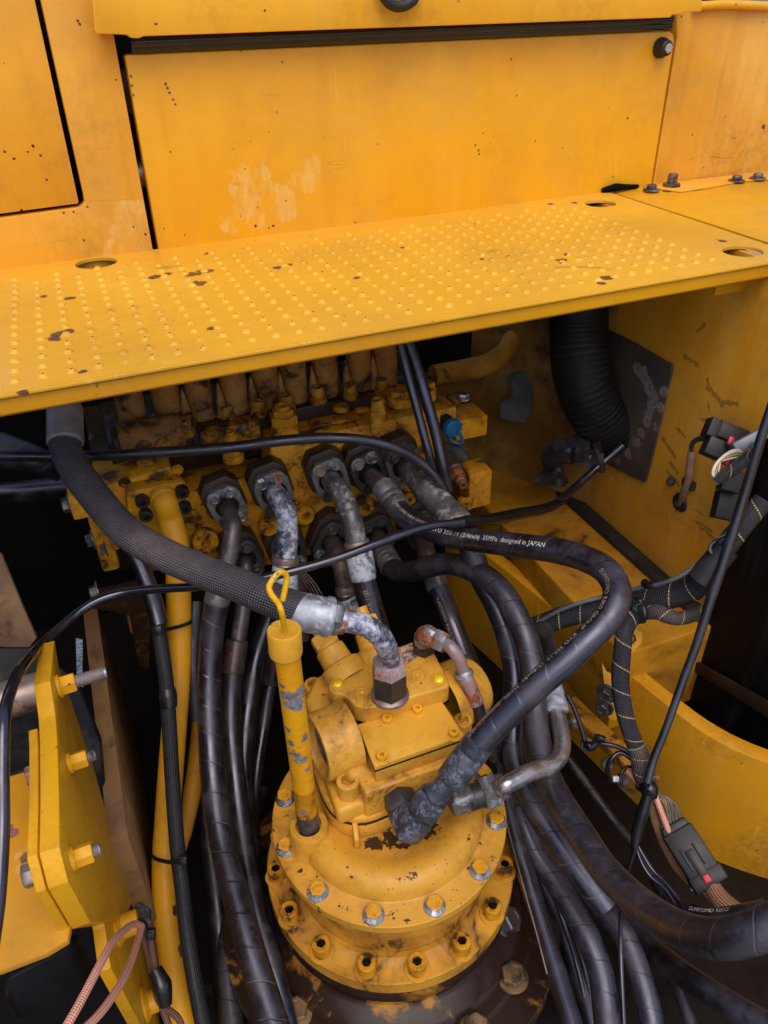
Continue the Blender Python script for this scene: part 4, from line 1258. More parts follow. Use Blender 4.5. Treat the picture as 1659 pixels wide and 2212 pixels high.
# H1 woven-sleeved hose with the bright ferrule and the elbow into the motor
h = thing('hydraulic_hose', 'thick hose in a grey woven sleeve ending in a bright silver ferrule above the motor', 'hose')
run(h, 'sleeved_hose', [(139, 925, .985), (141, 965, .975), (159, 1008, .965), (212, 1081, .95), (273, 1148, .935), (349, 1195, .92), (436, 1233, .905), (524, 1268, .885), (570, 1288, .875), (650, 1320, .863)], .0198, M_sleeve, 36, 14)
M_cup = plain('grey_fitting', (.27, .25, .255), .5, .2, dirt=.4)
ferrule(h, (141, 958, .975), (140, 880, 1.0), .0225, M_cup, 'end_fitting', 0)
ferrule(h, (626, 1317, .865), (716, 1334, .878), .0222, M_alu, 'ferrule', 0, 1.07)
a, b = P(712, 1333, d=.878), P(734, 1339, d=.881)
G().hexa(a, b, .0205, .5).obj('hexagon', M_elb2, h)
collar(h, (740, 1341, .882), b - a, .0165, .010, M_rustn, 'swivel_collar')
u0 = V((.2465, .637, .755))
run(h, 'elbow', [(736, 1340, .881), (764, 1344, .885), (790, 1352, .89), (815, 1368, .90), (832, 1392, .918), (840, 1418, .938), u0 + V((0, 0, .05))], .0132, M_mott, 28)
G().hexa(u0 + V((0, 0, .024)), u0 + V((0, 0, .060)), .0225, .25, .25).obj('union_nut', M_nutp, h)
G().hexa(u0 + V((0, 0, .006)), u0 + V((0, 0, .045)), .0232, .25, .1).obj('lower_nut', M_nutd, h)
G().lathe([(.015, 0), (.025, 0), (.0245, .003), (.021, .006), (.015, .007)], u0, (0, 0, 1), 32).obj('seat_ring', M_collar, h)

# H2 printed hose from the fifth upper flange, looping over to the motor elbow
h = h2 = thing('hydraulic_hose', 'big looping black hose printed 35MPa designed in JAPAN, bending back to the motor elbow', 'hose')
flange(h, 794, 1017, .28, .0155, [M_headr, M_head, M_headk, M_headk], True)
run(h, 'pipe', [P(794, 1017, Y=1.015), P(800, 1025, Y=.99), (812, 1038, 1.19), (826, 1053, 1.175), (842, 1072, 1.16)], .0142, M_dpipe)
ferrule(h, (862, 1098, 1.148), (826, 1050, 1.176), .0185, M_ferr, 'ferrule', 2, 1.0)
H2p = [(845, 1080, 1.155), (864, 1105, 1.145), (888, 1125, 1.135), (926, 1143, 1.12), (975, 1159, 1.10), (1034, 1168, 1.075), (1092, 1175, 1.045), (1150, 1182, 1.015), (1209, 1191, .985), (1267, 1208, .955), (1310, 1233, .93), (1331, 1267, .91), (1331, 1297, .895), (1318, 1328, .888), (1294, 1358, .884), (1259, 1392, .882), (1219, 1430, .882), (1172, 1470, .884), (1132, 1507, .887), (1091, 1547, .892), (1045, 1595, .898), (1010, 1640, .903)]
RH2 = .0166
o, pa2 = run(h, 'hose', H2p, RH2, M_hose, 32, 10)
print_text(h, pa2, 'SUMITOMO RIKO GROUP', .010, .0062, RH2, -.15, M_printy)
print_text(h, pa2, 'KYO 350-19 (3/4inch)  35MPa  designed in JAPAN', .090, .0092, RH2, -.22, M_print)
print_text(h, pa2, 'SUMITOMO RIKO GROUP   KYO 350-19  (3/4inch)  35MPa  designed in JAPAN', .37, .0088, RH2, .25, M_printy)
ferrule(h, (1037, 1602, .898), (972, 1687, .909), .0188, M_elb, 'ferrule', 1, .97)
a, b = P(972, 1687, d=.909), P(948, 1710, d=.914)
run(h, 'neck', [P(985, 1672, d=.907), a, b, P(940, 1717, d=.916)], [.0135, .0125, .0145, .0165], M_elb)
ec = V((.2205, .510, .670))
dr = (P(952, 1704, d=.912) - ec).normalized()
ey = V((0, 1, 0))
ex = (dr - ey * dr.dot(ey)).normalized()
G().obox(ec + V((0, .003, 0)), ex, ex.cross(ey), ey, .034, .033, .042, .006, 3).obj('elbow_body', M_elb, h, 30)
G().cyl(ec + dr * .008, ec + dr * .026, .0150, .001).obj('elbow_stub', M_nutd, h)
G().hexa(ec + dr * .0215, ec + dr * .0475, .0218, .2, .16).obj('swivel_nut', M_elb, h)
G().hexa(ec + V((0, .018, .002)), ec + V((0, .040, .002)), .0215, .5).obj('port_nut', M_nutd, h)

# second elbow with the bare steel pipe
h = thing('hydraulic_pipe', 'bare steel bent pipe with a hexagon elbow, right of the motor', 'pipe')
e2 = P(1000, 1730, d=.945)
d2 = (P(1062, 1707, d=.955) - e2).normalized()
ex = (d2 - ey * d2.dot(ey)).normalized()
G().obox(e2 + V((-.002, .010, .002)), ex, ex.cross(ey), ey, .032, .031, .044, .007, 3).obj('elbow_body', M_elb2, h, 30)
G().cyl(e2 + d2 * .006, e2 + d2 * .027, .0160, .0015).obj('elbow_stub', M_nutd, h)
G().hexa(e2 + d2 * .024, e2 + d2 * .046, .0222, .15, .2).obj('swivel_nut', M_elb2, h)
collar(h, e2 + d2 * .052, d2, .0165, .012, M_steel, 'pipe_collar')
run(h, 'pipe', [e2 + d2 * .045, (1088, 1697, .934), (1110, 1686, .938), (1142, 1669, .948), (1172, 1659, .963), (1196, 1649, .972), (1211, 1628, .985), (1214, 1598, 1.0), (1208, 1565, 1.018), (1203, 1540, 1.03)], .0112, M_steel, 26)
ferrule(h, (1202, 1540, 1.03), (1186, 1478, 1.06), .0172, M_alu, 'ferrule', 0, 1.0)
run(h, 'hose', [(1188, 1487, 1.055), (1180, 1440, 1.08), (1178, 1400, 1.11), (1172, 1360, 1.15)], .0155, M_hoses)

# H3 lower-row hose, out to the bottom right corner
h = thing('hydraulic_hose', 'very long black hose sweeping out of the lower flange row to the bottom right corner', 'hose')
flange(h, 812, 1150, .25, .0155, [M_headk] * 4, True)
run(h, 'pipe', [P(812, 1150, Y=1.015), P(816, 1162, Y=.99), (822, 1180, 1.285), (830, 1200, 1.27)], .0145, M_rpipe)
ferrule(h, (846, 1226, 1.25), (826, 1190, 1.275), .0195, M_ferr, 'ferrule', 2)
o, pa3 = run(h, 'hose', [(836, 1210, 1.262), (853, 1231, 1.24), (888, 1234, 1.215), (926, 1224, 1.19), (969, 1218, 1.165), (1010, 1227, 1.14), (1051, 1248, 1.115), (1083, 1277, 1.095), (1107, 1312, 1.08), (1134, 1372, 1.06), (1150, 1440, 1.05), (1155, 1520, 1.035), (1162, 1600, 1.01), (1182, 1675, .98), (1209, 1729, .95), (1252, 1797, .91), (1303, 1874, .865), (1368, 1940, .815), (1432, 1987, .765), (1485, 2013, .725), (1562, 2028, .685), (1659, 2003, .66), (1760, 1950, .66)], [.0172] * 14 + [.0172, .0176, .018], M_hosed, 34, 9)

# H17 big grey ferrule hose, sixth upper flange
h = thing('hydraulic_hose', 'black hose with the fattest grey ferrule, diving under the big looping hose', 'hose')
flange(h, 870, 1003, .25, .0175, [M_headk, M_headk, M_headr, M_headk], False, 1.05)
run(h, 'pipe', [P(870, 1003, Y=1.015), P(878, 1012, Y=.985), (893, 1026, 1.20), (910, 1046, 1.18), (922, 1060, 1.165)], [.0165, .0165, .018, .0195, .02], M_mott2, 28)
ferrule(h, (998, 1136, 1.11), (918, 1056, 1.168), .0208, M_mott2, 'ferrule', 0, 1.03)
run(h, 'hose', [(970, 1110, 1.13), (1000, 1150, 1.125), (1022, 1200, 1.13), (1040, 1250, 1.135), (1072, 1310, 1.135), (1098, 1380, 1.12), (1112, 1450, 1.11), (1112, 1540, 1.09), (1112, 1640, 1.06), (1149, 1732, 1.02), (1182, 1785, 1.0), (1216, 1834, .98), (1250, 1880, .965), (1310, 1960, .95)], .0172, M_hose, 26)

# H5 thin printed hose going straight down beside it
h = thing('hydraulic_hose', 'black printed hose dropping behind the motor beside the rusty small elbow', 'hose')
flange(h, 905, 1140, .25, .0155, [M_headk] * 4, True)
run(h, 'pipe', [P(905, 1140, Y=1.015), P(909, 1155, Y=.985), (918, 1185, 1.285), (928, 1225, 1.27), (936, 1248, 1.265)], .0155, M_rpipe)
ferrule(h, (946, 1272, 1.26), (934, 1240, 1.27), .0185, M_ferr, 'ferrule', 0)
o, pa5 = run(h, 'hose', [(940, 1256, 1.265), (961, 1303, 1.25), (975, 1340, 1.235), (996, 1396, 1.22), (1026, 1472, 1.19), (1060, 1570, 1.16), (1092, 1660, 1.13), (1125, 1760, 1.10), (1160, 1845, 1.06)], .0172, M_hoses, 26)
print_text(h, pa5, 'SUMITOMO RIKO GROUP   KYO 350-19  (3/4inch)  35MPa  designed in JAPAN', .03, .0085, .0172, .5, M_printy)

# lower hoses at right, in the shade
h = thing('hydraulic_hose', 'dusty dark hose going straight to the bottom edge, right of the motor flange', 'hose')
run(h, 'hose', [(1120, 1745, 1.08), (1159, 1843, 1.05), (1195, 1896, 1.03), (1236, 1964, 1.0), (1272, 2030, .975), (1298, 2106, .955), (1312, 2215, .93)], .0160, M_hosed, 24)
h = thing('hydraulic_hose', 'dusty dark hose crossing under the long sweeping hose to the bottom edge', 'hose')
run(h, 'hose', [(1180, 1800, 1.08), (1216, 1868, 1.055), (1257, 1922, 1.03), (1303, 1966, 1.0), (1345, 2017, .975), (1373, 2082, .955), (1396, 2157, .935), (1410, 2225, .92)], .0150, M_hosed, 24)
h = thing('rubber_strip', 'straight flat black strip running down the right flank of the motor', 'strip')
run(h, 'strip', [(1088, 1690, 1.10), (1110, 1790, 1.065), (1150, 1930, 1.01), (1190, 2060, .96), (1240, 2225, .90)], .0125, M_hoses, 20)
run(h, 'edge_bead', [(1085, 1735, 1.075), (1100, 1800, 1.05), (1128, 1905, 1.005), (1160, 2020, .96), (1182, 2105, .93)], .0012, M_collar, 8)
h = thing('thin_hose', 'thin dull hose with a plug end, low behind the looms at right', 'hose')
run(h, 'hose', [(1228, 1640, 1.26), (1278, 1708, 1.225), (1329, 1777, 1.19), (1368, 1824, 1.16), (1401, 1876, 1.13), (1430, 1925, 1.10)], .0065, M_hosed, 16)
a, b = P(1415, 1895, d=1.115), P(1438, 1935, d=1.09)
G().cyl(a, b, .0105, .002).obj('plug_end', M_rub, h)

h = thing('hydraulic_hose', 'dark oily hose low in the gap between the straight black strip and the dusty hoses', 'hose')
run(h, 'hose', [(1150, 1850, 1.16), (1195, 1950, 1.13), (1232, 2050, 1.09), (1262, 2140, 1.06), (1285, 2230, 1.03)], .0150, M_hosew, 22)
h = thing('hydraulic_hose', 'lowest dark hose at the bottom right, under the sweeping hose end', 'hose')
run(h, 'hose', [(1330, 1960, 1.12), (1400, 2040, 1.06), (1470, 2100, 1.0), (1560, 2160, .95), (1680, 2230, .9)], .0165, M_hosew, 22)
h = thing('thin_hose', 'thin tan-dusted line crossing the dark floor at the bottom right', 'hose')
run(h, 'hose', [(1290, 1900, 1.2), (1380, 2010, 1.12), (1450, 2110, 1.05), (1500, 2230, 1.0)], .0075, M_hosed, 14)
h = thing('thin_cables', 'bundle of thin dark cables in the gap right of the motor flange', 'cables')
for k in range(4):
    run(h, 'cable', [(1100 + k * 5, 1640 + k * 8, 1.17), (1132 + k * 7, 1760, 1.15), (1172 + k * 9, 1870 + k * 5, 1.12), (1215 + k * 12, 1985, 1.10), (1250 + k * 14, 2100 - k * 6, 1.06), (1278 + k * 12, 2230, 1.03)], .0036, (M_cable, M_hosed, M_cabled, M_cable)[k], 10)
h = thing('hydraulic_hose', 'dim hose in the dark between the yellow pipe and the wide black hose', 'hose')
run(h, 'hose', [(425, 1300, 1.32), (420, 1450, 1.30), (430, 1620, 1.27), (450, 1800, 1.22), (470, 1960, 1.16), (490, 2230, 1.08)], .0145, M_hosew, 20)
h = thing('hydraulic_hose', 'dusty hose end between the two tall black hoses at the bottom edge', 'hose')
run(h, 'hose', [(560, 1700, 1.28), (520, 1850, 1.22), (495, 1990, 1.15), (492, 2100, 1.10), (505, 2230, 1.05)], .0150, M_hosed, 20)
# F4 pipe hose: white flaking ferrule
h = thing('hydraulic_hose', 'hose with a white flaking ferrule and mottled bent pipe, fourth from left', 'hose')
flange(h, 712, 1032, .22, .0165, [M_headr, M_head, M_headk, M_headk])
run(h, 'pipe', [P(711, 1030, Y=1.02), P(716, 1038, Y=.985), (724, 1048, 1.175), (736, 1064, 1.16), (750, 1093, 1.15), (760, 1122, 1.148), (766, 1150, 1.15), (771, 1178, 1.152)], .0157, M_mott2, 28)
collar(h, (771, 1176, 1.152), P(777, 1200, d=1.155) - P(766, 1150, d=1.15), .0195, .010, M_collar)
ferrule(h, (773, 1184, 1.152), (786, 1252, 1.158), .0205, M_ferrw, 'ferrule', 0, .95)
o, pa4 = run(h, 'hose', [(783, 1240, 1.157), (789, 1265, 1.16), (800, 1306, 1.165), (815, 1356, 1.17), (836, 1420, 1.185), (870, 1520, 1.2)], .0183, M_hose, 26)
print_text(h, pa4, '3511  KYO 350-19  15281', .02, .0085, .0183, .1, M_printy)
# F3
h = thing('hydraulic_hose', 'hose with the whitest corroded bent pipe, third from left', 'hose')
flange(h, 590, 1061, .2, .0165, [M_head, M_headr, M_headk, M_headk])
run(h, 'pipe', [P(589, 1058, Y=1.02), P(594, 1066, Y=.985), (600, 1074, 1.15), (608, 1087, 1.14), (617, 1108, 1.132), (620, 1137, 1.132), (620, 1166, 1.138), (618, 1212, 1.145)], .0157, M_mott, 28)
collar(h, (617, 1211, 1.145), P(616, 1240, d=1.15) - P(620, 1166, d=1.138), .0210, .014, M_collar)
ferrule(h, (617, 1220, 1.147), (613, 1300, 1.16), .0198, M_ferrw, 'ferrule', 0, .95)
run(h, 'hose', [(614, 1290, 1.158), (608, 1340, 1.17), (598, 1400, 1.19), (588, 1470, 1.21)], .018, M_hosew, 24)
# F2
h = thing('hydraulic_hose', 'wide black hose from the second flange, running down left of the filler tube', 'hose')
flange(h, 489, 1090, .25, .0145, [M_head, M_head, M_headk, M_head], False, .95)
run(h, 'pipe', [P(489, 1088, Y=1.02), P(492, 1097, Y=.985), (497, 1110, 1.145), (502, 1128, 1.135), (502, 1150, 1.13), (498, 1190, 1.128), (486, 1235, 1.128), (476, 1270, 1.13)], [.0125, .0125, .0115, .0128, .0128, .0128, .0128, .0128], M_dpipe, 26)
ferrule(h, (483, 1245, 1.128), (467, 1303, 1.135), .0192, M_ferr, 'ferrule', 0, 1.0)
run(h, 'hose', [(469, 1297, 1.134), (461, 1340, 1.14), (454, 1415, 1.145), (452, 1505, 1.14), (456, 1619, 1.12), (466, 1732, 1.09), (480, 1820, 1.06), (505, 1920, 1.02), (537, 2040, .975), (572, 2150, .94), (598, 2230, .915)], .0180, M_hose, 32, 10)
# G2 lower row, steel ferrule hose
h = thing('hydraulic_hose', 'slimmer hose with a long dull steel ferrule, just right of the wide black hose', 'hose')
flange(h, 526, 1207, .25, .0155, [M_headk] * 4, True)
run(h, 'pipe', [P(526, 1207, Y=1.02), P(529, 1218, Y=.985), (532, 1240, 1.22), (530, 1280, 1.215), (524, 1320, 1.21), (514, 1390, 1.205)], .0125, M_dpipe, 22)
ferrule(h, (512, 1382, 1.205), (502, 1454, 1.20), .0178, M_rpipe, 'ferrule', 0, 1.0)
run(h, 'hose', [(503, 1447, 1.20), (499, 1505, 1.195), (499, 1573, 1.18), (507, 1664, 1.155), (517, 1755, 1.13), (532, 1860, 1.09), (556, 1980, 1.04), (590, 2100, 1.0), (620, 2225, .97)], .0152, M_hoses, 26)
h = thing('hydraulic_hose', 'oily hose in the shade, first one left of the filler tube foot', 'hose')
run(h, 'hose', [(600, 1300, 1.27), (575, 1360, 1.265), (556, 1415, 1.26), (540, 1505, 1.24), (529, 1596, 1.22), (526, 1687, 1.19), (536, 1800, 1.15), (556, 1930, 1.1), (585, 2060, 1.06), (610, 2225, 1.02)], .0165, M_hosew, 22)
h = thing('thin_hose', 'thin oily hose squeezed behind the foot of the filler tube', 'hose')
run(h, 'hose', [(600, 1440, 1.30), (584, 1483, 1.29), (569, 1573, 1.27), (555, 1664, 1.25), (547, 1760, 1.21), (552, 1880, 1.17), (570, 2000, 1.12)], .0112, M_hosew, 18)
h = thing('painted_pipe', 'tapered dirty yellow pipe between the painted suction pipe and the wide black hose', 'pipe')
run(h, 'pipe', [(437, 1560, 1.22), (428, 1641, 1.2), (414, 1720, 1.175), (400, 1800, 1.15), (392, 1850, 1.13)], [.016, .0155, .0135, .010, .004], M_oilpipe, 22)
# lower row flanges seen between the pipes
h = thing('hydraulic_hose', 'short dark lower-row pipe behind the whitest pipe, only its flange and bolts showing', 'hose')
flange(h, 622, 1188, .2, .0155, [M_headk, M_headr, M_headk, M_head], True)
run(h, 'pipe', [P(622, 1190, Y=1.02), P(627, 1204, Y=.985), (640, 1240, 1.27), (648, 1300, 1.28), (650, 1380, 1.3)], .0145, M_rpipe, 22)
h = thing('hydraulic_hose', 'brown pipe and hose of the lower flange row, left of the white flaking ferrule', 'hose')
flange(h, 716, 1168, -.45, .0165, [M_headk, M_headk, M_head, M_headk], True, 1.05)
run(h, 'pipe', [P(715, 1166, Y=1.02), P(719, 1174, Y=.985), (729, 1198, 1.25), (739, 1230, 1.245), (745, 1268, 1.25), (748, 1296, 1.255)], .0147, M_rpipe, 24)
collar(h, (746, 1276, 1.25), P(748, 1296, d=1.255) - P(745, 1268, d=1.25), .0165, .016, M_collar)
ferrule(h, (748, 1290, 1.255), (766, 1340, 1.265), .0175, M_ferrw, 'ferrule', 0)
run(h, 'hose', [(762, 1330, 1.262), (785, 1390, 1.28), (812, 1450, 1.3)], .0165, M_hosew, 20)

# small rusty elbow hose on the motor
h = thing('small_hose', 'small hose with a heavily rusted elbow and nut, on the right of the motor top', 'hose')
e3 = V((.319, .693, .757))
G().hexa(e3 + V((0, 0, -.002)), e3 + V((0, 0, .012)), .0165, .2).obj('base_nut', M_nutd, h)
t3 = P(923, 1372, d=1.02)
d3 = (P(958, 1388, d=1.01) - t3).normalized()
g = G()
g.tube([e3 + V((0, 0, .008)), e3 + V((0, 0, .022)), t3 + d3 * .001, t3 + d3 * .012], [.0125, .0135, .0145, .0125], 10, 5)
g.obj('elbow_body', M_rustn, h, 25)
G().hexa(t3 + d3 * .010, t3 + d3 * .028, .0150, .2, .2).obj('swivel_nut', M_rustn, h)
run(h, 'pipe', [t3 + d3 * .026, (975, 1400, 1.0), (987, 1416, 1.0), (997, 1438, 1.005), (1003, 1458, 1.01)], .0085, M_rustp, 20)
collar(h, (1003, 1457, 1.01), P(1008, 1470, d=1.01) - P(1001, 1450, d=1.01), .0125, .008, M_alu)
ferrule(h, (1004, 1460, 1.01), (1029, 1520, 1.02), .0105, M_rustp, 'ferrule', 0, 1.02)
run(h, 'hose', [(1027, 1514, 1.02), (1036, 1545, 1.03), (1060, 1600, 1.06), (1085, 1680, 1.09)], .0098, M_cable, 18)
o = G().hexa(P(1003, 1425, d=1.09), P(1003, 1448, d=1.075), .0135, .3).obj('hex_plug', M_elb2)
tag(o, 'grey hexagon plug right behind the rusty elbow pipe', 'plug')

# ------------------------------------------------------------------ black tubes and cables across the valve block
h = thing('black_tube', 'matt black tube lying across the whole front of the valve block', 'tube')
run(h, 'tube', [(-60, 985, 1.03), (60, 985, 1.04), (200, 985, 1.05), (330, 978, 1.055), (500, 966, 1.06), (620, 951, 1.065), (720, 946, 1.075), (800, 953, 1.09), (850, 967, 1.10), (900, 993, 1.12), (940, 1030, 1.135), (965, 1070, 1.15), (985, 1120, 1.17)], .0075, M_cabled, 18)
h = thing('black_tube', 'left one of two black tubes dropping from under the step', 'tube')
run(h, 'tube', [(850, 690, 1.12), (868, 760, 1.13), (886, 830, 1.14), (905, 900, 1.15), (925, 975, 1.16), (940, 1030, 1.18)], .0068, M_cabled, 16)
h = thing('black_tube', 'right one of two black tubes dropping from under the step', 'tube')
run(h, 'tube', [(862, 690, 1.13), (893, 770, 1.14), (920, 860, 1.15), (940, 930, 1.16), (955, 1000, 1.17), (967, 1060, 1.19)], .0088, M_cabled, 16)
h = thing('black_cable', 'long shiny black cable sagging from the taped joint across the hoses to the left edge', 'cable')
run(h, 'cable', [(-25, 2100, .62), (-4, 1950, .635), (6, 1800, .66), (6, 1650, .68), (10, 1545, .70), (32, 1470, .75), (66, 1418, .84), (104, 1380, .93), (150, 1338, .965), (205, 1300, .985), (262, 1281, .995), (330, 1273, .99), (430, 1267, .975), (520, 1258, .962), (600, 1242, .958), (720, 1209, .975), (830, 1168, 1.0), (920, 1138, 1.03), (1000, 1128, 1.06)], .0058, M_cable, 16, 9)
run(h, 'taped_joint', [(985, 1128, 1.06), (1010, 1126, 1.08), (1060, 1122, 1.13), (1120, 1110, 1.2), (1180, 1098, 1.28), (1215, 1082, 1.33)], [.0065, .0085, .009, .0095, .009, .0075], plain('black_tape', (.008, .008, .009), .3, .2), 14)
run(h, 'far_cable', [(1200, 1088, 1.31), (1240, 1055, 1.36), (1290, 1010, 1.38), (1345, 962, 1.375)], .0072, M_cabled, 14)
# hose strapped to the painted pipe, with two ties
h = thing('sleeved_tube', 'black rough-sleeved tube strapped alongside the yellow pipe', 'tube')
M_sl2 = braid('black_sleeve', (.006, .006, .007), (.030, .030, .033), 260, 12, .3, depth=.0008)
run(h, 'bare_tube', [(255, 1150, 1.12), (268, 1168, 1.12), (291, 1195, 1.115), (314, 1247, 1.11), (332, 1300, 1.105), (344, 1350, 1.10)], .0125, M_cabled, 20)
run(h, 'tube', [(341, 1340, 1.10), (347, 1385, 1.095), (355, 1440, 1.09), (360, 1483, 1.088), (366, 1573, 1.085), (371, 1664, 1.08), (377, 1755, 1.07), (385, 1850, 1.06), (394, 1920, 1.05), (402, 2000, 1.04), (418, 2107, 1.02), (441, 2225, 1.0)], .0105, M_sl2, 22)
run(h, 'taped_band', [(361, 1488, 1.088), (363, 1505, 1.087), (365, 1528, 1.086)], [.0118, .0128, .0116], M_black, 20)


def tie(label, pts, head, r=.0011):
    t = thing('cable_tie', label, 'cable tie')
    g = G()
    pa = Path([pp(q) for q in pts], 6)
    v, f = [], []
    n = len(pa.p)
    for i in range(n):
        w_ = DOWN * .0028
        o_ = -FWD * .0011
        for q in (w_, w_ + o_, -w_ + o_, -w_): v.append(pa.p[i] + q)
    for i in range(n - 1):
        for k in range(4): f.append([i * 4 + k, i * 4 + (k + 1) % 4, i * 4 + 4 + (k + 1) % 4, i * 4 + 4 + k])
    g.add(v, f)
    g.obj('strap', M_tie, t)
    c = pp(head)
    G().obox(c, RIGHT, DOWN, -FWD, .011, .012, .008, .0012).prism([c + RIGHT * x + DOWN * y - FWD * .0042 for x, y in ((-.003, -.004), (.003, -.004), (.003, .004), (-.003, .004))], -FWD * .002, .0004).obj('head', M_tie, t)
    return t


tie('upper cable tie round the yellow pipe and black tube', [(334, 1362, 1.09), (352, 1361, 1.083), (372, 1357, 1.105), (392, 1352, 1.118), (408, 1346, 1.128), (415, 1342, 1.145)], (341, 1361, 1.08))
tie('lower cable tie round the yellow pipe and black tube', [(328, 1848, 1.105), (338, 1855, 1.09), (356, 1860, 1.07), (376, 1862, 1.048), (396, 1858, 1.045), (402, 1852, 1.06)], (395, 1858, 1.043))
# ------------------------------------------------------------------ left side: frame bracket, girder, rope
M_brk = paint('paint_bracket', (.70, .345, .02), speck=.25, dust=.12, rough=.36, chips=.2, coat=.15, spots=[(P(122, 1570, X=-.138), .012), (P(125, 1600, X=-.138), .012), (P(128, 1640, X=-.138), .010), (P(102, 1590, X=-.14), .008), (P(118, 1990, X=-.138), .007)], spotcol=(.10, .05, .07), sscale=110)
M_tray = paint('paint_tray', (.64, .29, .02), speck=.5, dust=.25, rough=.4, spots=[(P(25, 1800, Z=.8), .012), (P(55, 1850, Z=.8), .010), (P(18, 1790, Z=.8), .008)], spotcol=(.16, .07, .06), sscale=90, pale=[(P(85, 1830, Z=.8), .03), (P(75, 1860, Z=.8), .025)])
M_gird = paint('paint_girder', (.27, .145, .15), grime=.35, gscale=14, dust=.7, rough=.55, chips=.3)
bx = -.125
pb = lambda x, y: P(x, y, X=bx)
brk = thing('frame_bracket', 'bright yellow bolted bracket plate standing at the left edge', 'bracket')
g = G()
top = [pb(118, 1383), pb(123, 1462), pb(137, 1540), pb(142, 1590)]
pl = [pb(118, 1383), pb(127, 1441), pb(150, 1503), pb(200, 1651), pb(237, 1780), pb(252, 1822), pb(298, 1935), pb(262, 1985), pb(196, 1993), pb(148, 1905), pb(129, 1830), pb(128, 1720), pb(124, 1600), pb(120, 1543), pb(109, 1470)]
g.prism(pl, (-.0165, 0, 0), .0012)
g.obj('plate', M_brk, brk)
bx2 = bx - .0182
p2 = [pb(121, 1560), pb(124, 1600), pb(128, 1720), pb(129, 1830), pb(148, 1905), pb(196, 1993), pb(230, 1900), pb(200, 1700)]
p2 = [V((bx2, p.y + .001, p.z - .0015)) for p in p2]
g = G()
g.prism(p2, (-.0085, 0, 0), .0012)
g.obj('backing_plate', M_brk, brk)
M_thr = metal('threaded_steel', (.34, .29, .29), .4, .6, rust=.15, dirt=.5)


def through_bolt(x, y, n, r, head=True):
    c = P(x, y, X=bx)
    ax = V((1, .04, 0)).normalized()
    g = G()
    g.lathe([(0, 0), (r * 1.75, 0), (r * 1.75, .003), (r * 1.6, .004), (0, .004)], c, ax, 28)
    g.hexa(c + ax * .003, c + ax * .019, r * 1.5, .4)
    g.obj('nut', M_brk, brk)
    g = G()
    L = n
    pr = [(0, .015)]
    k = int((L - .018) / .0018)
    for i in range(k): pr += [(r, .018 + i * .0018), (r * .88, .0189 + i * .0018)]
    pr += [(r * .85, L), (0, L)]
    g.lathe(pr, c, ax, 20)
    g.obj('threaded_end', M_thr, brk)
    if head:
        g = G()
        g.hexa(c - ax * .027, c - ax * .040, r * 1.7, .2)
        g.obj('bolt_head', M_headr, brk)


through_bolt(124, 1484, .052, .0075, False)
through_bolt(147, 1650, .0275, .0062)
through_bolt(153, 1857, .0255, .0062)
# cross pipe, tray and dark parts behind the bracket
cp = thing('cross_pipe', 'dull brown cross pipe ending on the bracket at the left edge', 'pipe')
c = P(100, 1487, X=bx - .018)
G().cyl(c, c + V((-.16, -.006, .0)), .0215, .001, 32).obj('pipe', metal('brown_cross_pipe', (.30, .22, .19), .42, .5, rust=.12, dirt=.45), cp)
tr = thing('yellow_tray', 'spotted yellow tray plate left of the bracket, with a curved lower edge', 'plate')
ty = [P(q[0], q[1], Z=.80) for q in ((-120, 1660), (0, 1683), (95, 1655), (112, 1700), (112, 1880), (140, 1940), (152, 2000), (146, 2030), (100, 2058), (0, 2096), (-120, 2125))]
G().prism(ty, (0, 0, -.008), .001).obj('plate', M_tray, tr)
dk = thing('rubber_guard', 'black rubber guard sheet between cross pipe and tray at the left edge', 'guard')
M_guard = plain('dusty_black_guard', (.012, .012, .015), .55, .5, dirt=.5, spec=.35)
G().prism([P(-100, 1400, d=.95), P(70, 1400, d=.98), P(165, 1470, d=1.0), P(215, 1600, d=1.02), P(225, 1720, d=1.04), P(110, 1700, d=.97), P(-100, 1720, d=.9)], FWD * .01, .002).obj('sheet', M_guard, dk)
G().tube([P(-40, 1692, d=.86), P(20, 1686, d=.865), P(100, 1652, d=.875)], .008, 14).obj('rolled_edge', M_rub, dk)
o = G().prism([P(-40, 1180, d=1.12), P(2, 1195, d=1.12), P(40, 1290, d=1.10), P(78, 1378, d=1.08), P(60, 1402, d=1.08), P(-60, 1392, d=1.08)], FWD * .006, .001).obj('cover_sheet', paint('paint_brown_sheet', (.13, .075, .12), dust=.6, rough=.6, grime=.2))
tag(o, 'dull brown slanted cover sheet at the left edge, above the black guard', 'cover')
h = thing('fat_hose', 'fat dim grey hose end at the left edge behind the black tube', 'hose')
run(h, 'hose', [(-80, 950, 1.2), (0, 972, 1.2), (70, 990, 1.21), (130, 1020, 1.25)], [.03, .028, .022, .016], M_hosed, 24)
run(h, 'rail', [(-60, 1070, 1.3), (60, 1062, 1.3), (160, 1050, 1.3)], .02, M_hosew, 20)
gd = thing('left_girder', 'dusty brown girder plate in the dark, between bracket and yellow pipe', 'girder')
a = V((-.116, 1.15, .62)); b = V((-.116, .66, .62))
G().prism([a + V((-.012, 0, 0)), a + V((.012, 0, 0)), b + V((.012, 0, 0)), b + V((-.012, 0, 0))], (0, 0, -.34), .001).obj('web_plate', M_gird, gd)
